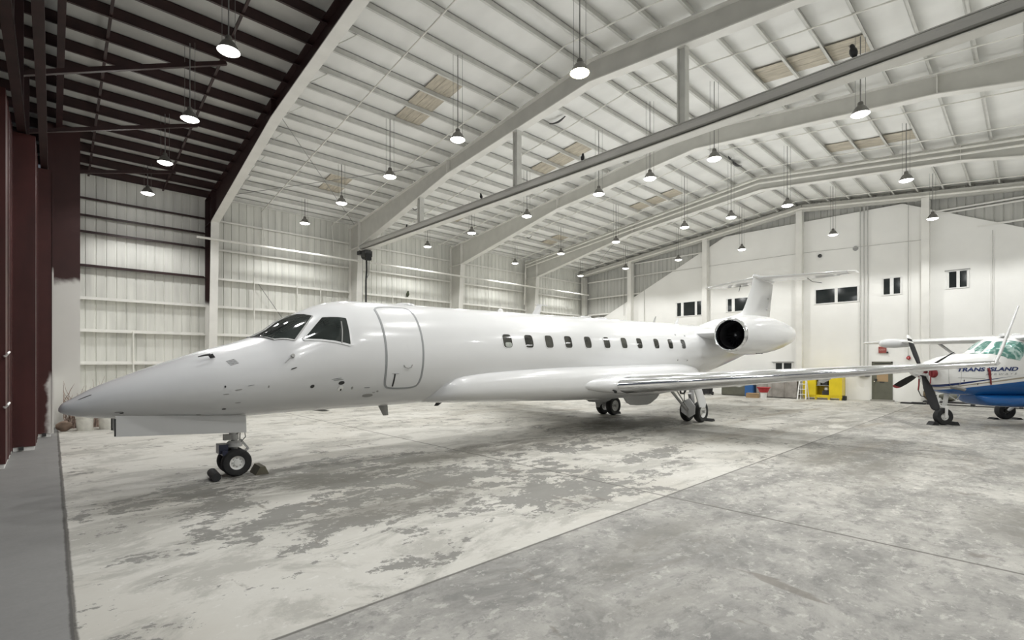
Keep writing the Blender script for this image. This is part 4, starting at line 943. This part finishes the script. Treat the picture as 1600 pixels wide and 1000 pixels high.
# main gear
for sg in (1, -1):
    c = 1.62; tw = 13.30 if sg == 1 else 12.93; g0 = tw - 13.12
    g = MB().tube([P(12.95 + g0, sg*c, 1.35), P(13.0 + g0, sg*c, .6)], .085, 14).tube([P(13.0 + g0, sg*c, .75), P(tw, sg*c, .36)], .07, 12).tube([P(tw, sg*(c - .4), .36), P(tw, sg*(c + .4), .36)], .05, 10).beam(P(12.85 + g0, sg*c, .95), P(tw, sg*c, .40), .1, .1).build('main_gear_leg', M_JETG, jet, True)
    wheel(tw, sg*(c + .235), .355, .355, .22, g, .56); wheel(tw, sg*(c - .235), .355, .355, .22, g, .56)
    MB().tube([P(11.85, sg*(c - .05), 1.16), P(12.82, sg*c, .42)], .045, 10).tube([P(11.95, sg*(c + .1), 1.16), P(12.85, sg*(c + .05), .44)], .022, 8).build('drag_brace', M_JETG, g, True)
    MB().tube([P(12.4, sg*c, 1.15), P(12.45, sg*c, .98), P(12.65, sg*c, .96), P(12.7, sg*(c + .05), 1.1)], .03, 8).tube([P(12.85, sg*(c - .1), 1.2), P(12.86, sg*(c - .1), .5), P(12.95, sg*(c - .2), .4)], .014, 6).build('hydraulic_line', M_DARK, g, True)
    if sg == 1: MB().prism([P(12.86, c - .22, .50), P(12.86, c - .05, .74), P(12.88, c + .06, .80), P(12.86, c + .27, .56), P(12.84, c + .27, .30), P(12.82, c + .08, .17), P(12.84, c - .20, .34)], (0, 0, 0), (.03, 0, 0)).build('wheel_shield', M_JET, g)
    else: MB().beam(P(12.5, -c, .62), P(12.15, -c + .1, .42), .12, .22).beam(P(12.45, -c, .5), P(12.8, -c, .40), .08, .1).build('lock_bracket', M_JETG, g)
    MB().prism([P(12.42, sg*(c + .38), 1.36), P(12.92, sg*(c + .36), 1.34), P(13.30, sg*(c + .40), .66), P(13.22, sg*(c + .41), .50), P(12.85, sg*(c + .41), .53)], (0, 0, 0), (0, -.03*sg, 0)).build('leg_door', M_JET, g)
# chocks
def chock(loc, rz, label, m=M_BLACK, l=.28, h=.12, grp='rubber wheel chocks'):
    o = MB().prism([(-.11, 0, 0), (.11, 0, 0), (.05, 0, h), (-.03, 0, h)], (0, -l/2, 0), (0, l/2, 0)).build('wheel_chock', m); o.location = loc; o.rotation_euler = (0, 0, rz)
    return tag(o, label, 'chock', grp)
M_OCH = mat('worn_olive_chock', (.11, .10, .07), .8, var=.3)
def jl(t, s):
    v = Matrix.Rotation(YAW, 4, 'Z') @ P(t, s, 0); return (2.357 + v.x, 9.703 + v.y, 0)
o = MB().tube([(-.02, -.24, .075), (0, .24, .075)], [.07, .075], 12).build('wheel_chock', M_BLACK, smooth=True); o.location = jl(-.335, .2); o.rotation_euler = (0, 0, YAW); tag(o, 'round dark chock in front of the jet nose wheels', 'chock', 'rubber wheel chocks')
chock(jl(.365, .16), YAW, 'worn olive chock behind the jet nose wheels', M_OCH, .4, .14)
chock(jl(13.80, 1.9), YAW, 'black chock behind the left main wheels of the jet', l=.3, h=.09)
chock(jl(13.43, -1.62), YAW, 'black chock behind the right main wheels of the jet', l=.3, h=.09)
# ================================================================== the propeller plane
PHI = radians(133.5)
prop = thing('propeller_plane', (20.48, 1.92, 0), PHI + pi, 'blue and white single propeller plane with lettering on its nose', 'airplane')
K2 = [-.56,-.5,-.3,0,.5,.85,1.05,1.3,1.7,2.4,4.5,7,9.8]
CB = Body(K2, [1.93,1.98,2.06,2.16,2.25,2.29,2.44,2.66,2.79,2.84,2.85,2.68,2.45], [1.40,1.30,1.12,1.0,.95,.93,.925,.92,.92,.92,.95,1.45,2.05], [.27,.36,.45,.53,.60,.65,.68,.70,.74,.78,.78,.45,.10], 2.7)
def livery():
    m = bpy.data.materials.new('blue_white_livery'); m.use_nodes = True; nt = m.node_tree; b = nt.nodes['Principled BSDF']
    sx = node(nt, 'ShaderNodeSeparateXYZ', {0: node(nt, 'ShaderNodeTexCoord').outputs['Object']}); t, z = sx.outputs[0], sx.outputs[2]
    n = node(nt, 'ShaderNodeTexNoise', {'Scale': 2.0}).outputs['Fac']
    def below(a, k, w=.004):     # 1 when z < a + k*t
        return ramp(nt, math_(nt, 'SUBTRACT', z, math_(nt, 'MULTIPLY_ADD', t, k, a)), w, -w)
    white = mix(nt, n, (.76, .76, .75), (.80, .80, .79)); blue = mix(nt, n, (.006, .085, .29), (.010, .11, .36))
    navy = (.012, .03, .13); gold = (.36, .32, .25)
    tt = math_(nt, 'MAXIMUM', math_(nt, 'SUBTRACT', 1.0, math_(nt, 'MULTIPLY', math_(nt, 'ADD', t, .45), .52)), 0.0)
    d = math_(nt, 'ABSOLUTE', math_(nt, 'SUBTRACT', z, math_(nt, 'MULTIPLY_ADD', t, .17, 1.315)))
    stripe = ramp(nt, math_(nt, 'SUBTRACT', d, math_(nt, 'MULTIPLY', tt, .045)), .003, -.003)
    c = mix(nt, stripe, white, navy)
    c = mix(nt, math_(nt, 'SUBTRACT', below(1.255, .165), below(1.225, .155)), c, gold)
    c = mix(nt, below(1.165, .14), c, blue)
    nt.links.new(c, b.inputs['Base Color']); b.inputs['Roughness'].default_value = .22; b.inputs['Coat Weight'].default_value = .3; b.inputs['Coat Roughness'].default_value = .06
    return m
M_LIV = livery(); M_NAVY = mat('navy_lettering', (.012, .03, .13), .4); M_CBLUE = mat('royal_blue_paint', (.008, .10, .33), .25, coat=.3)
CB.loft([-.56,-.55,-.53] + fr(-.5, 2.4, 44) + fr(2.6, 9.8, 24), 72).build('fuselage', M_LIV, prop, True, 60)
# cargo pod
PB = Body([.70, .78, 1.05, 2.4, 4.5, 5.6], [.99, 1.0, 1.0, 1.0, 1.0, 1.02], [.90, .76, .635, .58, .60, .95], [.34, .46, .56, .62, .60, .25], 3.2)
PB.loft(fr(.70, 5.6, 30), 48).build('cargo_pod', M_CBLUE, prop, True, 60)
# glazing with foil sunshades behind it
def foil():
    m = bpy.data.materials.new('glass_with_foil_shade'); m.use_nodes = True; nt = m.node_tree; b = nt.nodes['Principled BSDF']
    tc = node(nt, 'ShaderNodeTexCoord').outputs['Object']
    v = node(nt, 'ShaderNodeTexNoise', {'Vector': tc, 'Scale': 4.2, 'Detail': 4, 'Distortion': 1.6}).outputs['Fac']
    w = node(nt, 'ShaderNodeTexNoise', {'Vector': tc, 'Scale': 1.6, 'Detail': 2}).outputs['Fac']
    c = mix(nt, ramp(nt, v, .44, .62), (.10, .26, .22), (.50, .66, .62)); c = mix(nt, ramp(nt, w, .62, .72), c, (.02, .035, .035))
    nt.links.new(c, b.inputs['Base Color']); b.inputs['Roughness'].default_value = .12; b.inputs['Metallic'].default_value = .25; b.inputs['Coat Weight'].default_value = .6
    bp = node(nt, 'ShaderNodeBump', {'Strength': .4, 'Distance': .05, 'Height': v}); nt.links.new(bp.outputs[0], b.inputs['Normal'])
    return m
M_FOIL = foil()
pane = CB.patch(dense(rnd([(.84,.44),(.98,.72),(1.12,1.06),(1.32,1.34),(1.62,1.46),(1.72,1.34),(1.84,.84),(1.5,.56),(1.3,.40)], .15), 2), .006, 8).build('windshield_pane', M_FOIL, prop, True, 60)
pane = CB.patch(dense(rnd([(.60,.27),(.86,.08),(1.0,-.05),(1.26,.0),(1.30,.22),(.78,.36)], .12), 2), .006, 8).build('windshield_pane', M_FOIL, prop, True, 60)
CB.patch(dense(rnd([(.98,-.2),(1.26,-.12),(1.5,-.56),(1.84,-.84),(1.72,-1.34),(1.32,-1.34),(1.1,-.9)], .12), 2), .006, 8).build('windshield_pane', M_FOIL, prop, True, 60)
for k in range(3):
    for sg in (1, -1): CB.patch(rrect(2.55 + k*.85, sg*1.2, .26, .22), .006, 4).build('cabin_window', M_WGLASS, prop, True)
for t in (1.6, 1.95, 2.3): MB().lathe([(.12, -.02), (.1, .05), (0, .08)], P(t, .25, 2.80), 'z', 14).build('roof_fairing', M_JET, prop, True)
# lettering on the port side of the nose
def conform(z0, x0, z1=0.0):
    def fn(x, y, z, W):
        t = x0 + x; zz = z0 + y + z1*x; T, B, Wd = CB.prof(t); q = min(.995, abs(zz - (T+B)/2)/((T-B)/2))
        return P(t, Wd*(1 - q**2.7)**(1/2.7) + .013, zz)
    return fn
def sub(o, n=1):
    bm = bmesh.new(); bm.from_mesh(o.data); bmesh.ops.triangulate(bm, faces=bm.faces); bm.to_mesh(o.data); bm.free()
def lettering(txt, size, m, z0, x0, width, z1, shear, bold, name='lettering', spacing=1.0):
    cu = bpy.data.curves.new('tmp', 'FONT'); cu.body = txt; cu.size = size; cu.shear = shear; cu.offset = bold; cu.space_character = spacing
    o = bpy.data.objects.new('tmp', cu); C.objects.link(o); bpy.context.view_layer.update()
    me = bpy.data.meshes.new_from_object(o.evaluated_get(bpy.context.evaluated_depsgraph_get())); bpy.data.objects.remove(o)
    xs_ = [v.co.x for v in me.vertices]; a, b = min(xs_), max(xs_); k = width/(b - a)
    bm = bmesh.new(); bm.from_mesh(me)
    bmesh.ops.triangulate(bm, faces=bm.faces); bmesh.ops.subdivide_edges(bm, edges=[e for e in bm.edges if e.calc_length() > size*.18], cuts=3, use_grid_fill=False)
    bmesh.ops.triangulate(bm, faces=[f for f in bm.faces if len(f.verts) > 4])
    fn = conform(z0, x0, z1)
    for v in bm.verts: v.co = fn((v.co.x - a)*k, v.co.y, 0, 0)
    bm.to_mesh(me); bm.free(); me.materials.clear(); me.materials.append(m); me.name = name
    q = bpy.data.objects.new(name, me); C.objects.link(q); q.parent = prop; return q
lettering('TRANS ISLAND', .155, M_NAVY, 1.70, .0, 1.57, .02, .25, .006)
lettering('AIRWAYS', .08, mat('grey_lettering', (.33, .34, .36), .5), 1.585, .72, .82, .035, .25, .0, spacing=1.5)
MB().prism([CB.pt(.02, 1.62, .008), CB.pt(.72, 1.66, .008), CB.pt(.72, 1.672, .008), CB.pt(.02, 1.632, .008)], (0, 0, 0), (0, -.004, 0)).build('lettering_rule', M_GREY, prop)
# cowling details
MB().lathe([(.001, -.40), (.05, -.385), (.12, -.30), (.18, -.18), (.21, -.05), (.215, .06), (.0, .08)], P(-.62, 0, 1.69), 'x', 28).build('spinner', M_CHROME, prop, True)
M_BLADE = mat('black_blade', (.010, .010, .011), .55, var=.3, spec=.25)
M_DRED = mat('dark_red_cover', (.17, .010, .014), .6)
for k in range(4):
    a = radians(26 + 90*k); d1 = Vector((0, -cos(a), sin(a))); d2 = Vector((0, -sin(a)*-1, cos(a))); d2 = Vector((0, sin(a), cos(a)))
    c0 = P(-.64, 0, 1.69)
    def bsec(r, ch, th, tw): 
        u = (Vector((1, 0, 0))*sin(tw) + d2*cos(tw)); v = Vector((1, 0, 0))*cos(tw) - d2*sin(tw)
        return [c0 + d1*r + u*(ch*.5*cos(q)) + v*(th*.5*sin(q)) for q in [2*pi*j/14 for j in range(14)]]
    b = MB().loft([bsec(.16, .09, .09, 1.3), bsec(.3, .15, .06, 1.3), bsec(.55, .24, .045, 1.25), bsec(.9, .26, .035, 1.2), bsec(1.17, .23, .028, 1.15)]).build('propeller_blade', M_BLADE, prop, True, 60)
    q = MB().loft([bsec(1.17, .231, .029, 1.15), bsec(1.24, .21, .026, 1.15), bsec(1.30, .13, .016, 1.15), bsec(1.315, .05, .008, 1.15)]).build('blade_tip', M_RED if k == 2 else M_WHITEP if k == 1 else M_BLADE, b, True, 60)
    if k == 1: MB().loft([bsec(1.02, .252, .036, 1.18), bsec(1.07, .248, .035, 1.17)]).build('blade_band', M_WHITEP, b, True, 60)
MB().tube([P(-.15, .47, 1.22), P(.0, .60, 1.2), P(.06, .64, 1.17), P(.12, .67, 1.14)], [.05, .06, .055, .05], 14).build('exhaust_pipe', mat('exhaust_steel', (.22, .215, .2), .45, .4), prop, True)
CB.ring(chaikin([(-.2, .9), (.05, .9), (.12, 1.6), (.05, 2.1), (-.2, 2.1)], 2), .006, .004).build('cowl_seam', M_GREY, prop, True)
for t, p_ in ((.18, 1.75), (.55, 1.9)): CB.patch(rrect(t, p_, .012, .05, 10, 2), .005, 2).build('cowl_latch', M_DARK, prop)
# wing, strut, tail
for sg in (1, -1):
    secs = []
    for s, le, c, th, z in ((.0, 1.75, 1.98, .26, 2.70), (1.5, 1.75, 1.95, .25, 2.735), (3.4, 1.80, 1.85, .23, 2.77), (4.3, 1.85, 1.75, .2, 2.79), (7.2, 2.15, 1.2, .12, 2.85), (7.45, 2.35, .9, .05, 2.855)): secs.append((P(le, sg*s, z), c, th, Z))
    w = wing(secs).build('wing', M_JET, prop, True, 60)
    MB().tube([P(2.35, sg*.72, 1.15), P(2.45, sg*3.3, 2.68)], .05, 10).build('wing_strut', M_JET, prop, True)
    if sg == -1: MB().tube([P(1.1, -4.55, 2.74), P(1.16, -4.55, 2.74), P(1.35, -4.55, 2.74), P(1.7, -4.55, 2.74), P(2.2, -4.55, 2.74), P(2.6, -4.55, 2.76)], [.03, .12, .18, .19, .15, .03], 18).build('radar_pod', M_JET, w, True)
    wing([(P(8.6, sg*.05, 2.5), 1.2, .12, Z), (P(8.9, sg*3.1, 2.5), .8, .07, Z)]).build('horizontal_stabiliser', M_JET, prop, True, 60)
    # main gear
    g = MB().tube([P(3.35, sg*.35, 1.0), P(3.4, sg*1.1, .72), P(3.42, sg*1.60, .33)], [.07, .06, .05], 10).build('main_gear_leg', M_JET, prop, True)
    wheel(3.42, sg*1.74, .30, .30, .22, g, .45, rim=M_DARK)
MB().loft([[P(8.3 + x*1.7, y*.14, 2.55) for x, y in AF], [P(9.2 + x*1.0, y*.09, 4.3) for x, y in AF]]).build('vertical_fin', M_CBLUE, prop, True, 60)
# nose gear
ng = MB().tube([P(.12, 0, 1.05), P(.05, 0, .6)], .06, 12).tube([P(.05, 0, .72), P(0, 0, .55)], .045, 10).beam(P(0, .15, .58), P(0, -.15, .58), .09, .06).beam(P(0, .145, .6), P(.0, .13, .26), .07, .03).beam(P(0, -.145, .6), P(.0, -.13, .26), .07, .03).build('nose_gear_fork', M_WHITEP, prop, True)
wheel(0, 0, .27, .27, .19, ng, .42)
MB().beam(P(-.08, .0, .85), P(-.16, 0, .7), .07, .03).beam(P(-.16, 0, .7), P(-.03, 0, .56), .07, .03).tube([P(.1, .1, .95), P(.3, .12, .8), P(.42, .1, .95)], .02, 6).build('torque_link', M_WHITEP, ng)
def pl_(t, s, z=0):
    v = Matrix.Rotation(PHI + pi, 4, 'Z') @ P(t, s, z); return Vector((20.48 + v.x, 1.92 + v.y, z))
# red covers and straps
def plug(s, label):
    t = thing('intake_plug', pl_(-.615, s, 1.64 if s > 0 else 1.78), PHI + pi, label, 'plug')
    MB().lathe([(.0, -.05), (.11, -.05), (.135, -.02), (.135, .03), (.12, .05)], (0, 0, 0), 'x', 20).build('plug_disc', M_DRED, t, True)
    MB().prism([(-.06, -.02, .08), (-.06, .02, .08), (-.07, .03, -.32 if s > 0 else -.1), (-.07, -.01, -.32 if s > 0 else -.1)], (0, 0, 0), (-.008, 0, 0)).build('pull_tab', M_DRED, t)
    return t
plug(.42, 'round red intake plug on the left cowl of the propeller plane'); plug(-.42, 'round red intake plug on the right cowl of the propeller plane')
mb = MB()
for k in range(7):
    p, q = .06*sin(k*.8), .06*sin((k+1)*.8)
    a = CB.pt(.79 + .012*k, 1.38 + .075*k, .02 + .01*abs(sin(k))); b = CB.pt(.79 + .012*(k+1), 1.38 + .075*(k+1), .02 + .01*abs(sin(k+1)))
    w = Vector((.035 if k < 4 else .022, 0, 0)); mb.add([a - w, a + w, b + w, b - w, a - w + Vector((0, -.006, 0)), a + w + Vector((0, -.006, 0)), b + w + Vector((0, -.006, 0)), b - w + Vector((0, -.006, 0))], [(0,1,2,3),(7,6,5,4),(0,4,5,1),(1,5,6,2),(2,6,7,3),(3,7,4,0)])
t = thing('warning_streamer', (20.48, 1.92, 0), PHI + pi, 'red warning streamer hanging over the lettering of the propeller plane', 'streamer'); mb.build('ribbon', M_DRED, t)
t = thing('propeller_tie', (20.48, 1.92, 0), PHI + pi, 'red and black tie strap hanging from the propeller spinner', 'strap')
MB().tube([P(-.72, .0, 1.455), P(-.74, .02, 1.25), P(-.76, .02, 1.1)], .02, 6).build('strap', M_DRED, t); MB().tube([P(-.76, .02, 1.1), P(-.72, .08, .92), P(-.5, .2, .85), P(-.38, .25, .95)], .014, 6).build('cord', M_BLACK, t)
# chocks of the propeller plane
for s, tl in ((.31, 'behind'), (-.31, 'in front of')):
    p = pl_(s, 0); chock((p.x, p.y, 0), PHI + pi, f"black chock {tl} the nose wheel of the propeller plane", l=.24, h=.11)
for sg, nm in ((-1, 'right'), (1, 'left')):
    for dt, tl in ((-.38, 'in front of'), (.38, 'behind')):
        p = pl_(3.42 + dt, sg*1.74); chock((p.x, p.y, 0), PHI + pi, f"black chock {tl} the {nm} main wheel of the propeller plane", l=.24, h=.06)
# ------------------------------------------------------------------ light: the lamps themselves, plus weak night sky through the open doors
sp = bpy.data.lights.new('lamp_spot', 'SPOT'); sp.energy = 330; sp.spot_size = radians(138); sp.spot_blend = .35; sp.shadow_soft_size = .2; sp.color = (1.0, 1.0, .985)
pt = bpy.data.lights.new('lamp_glow', 'POINT'); pt.energy = 22; pt.shadow_soft_size = .2; pt.color = (1.0, 1.0, .985)
for i, (x, y, w) in enumerate(LAMPS):
    o = bpy.data.objects.new('lamp_spot', sp); C.objects.link(o); o.location = (x, y, 8.08)
    o = bpy.data.objects.new('lamp_glow', pt); C.objects.link(o); o.location = (x, y, 7.9)
sc = bpy.context.scene
wd = bpy.data.worlds.new('night'); sc.world = wd; wd.use_nodes = True
wd.node_tree.nodes['Background'].inputs[0].default_value = (.55, .6, .7, 1); wd.node_tree.nodes['Background'].inputs[1].default_value = .12
sc.view_settings.view_transform = 'Standard'; sc.view_settings.look = 'None'; sc.view_settings.gamma = 1; sc.view_settings.use_curve_mapping = False
sc.view_settings.exposure = 0.36
sc.cycles.max_bounces = 8; sc.cycles.diffuse_bounces = 5; sc.cycles.glossy_bounces = 4
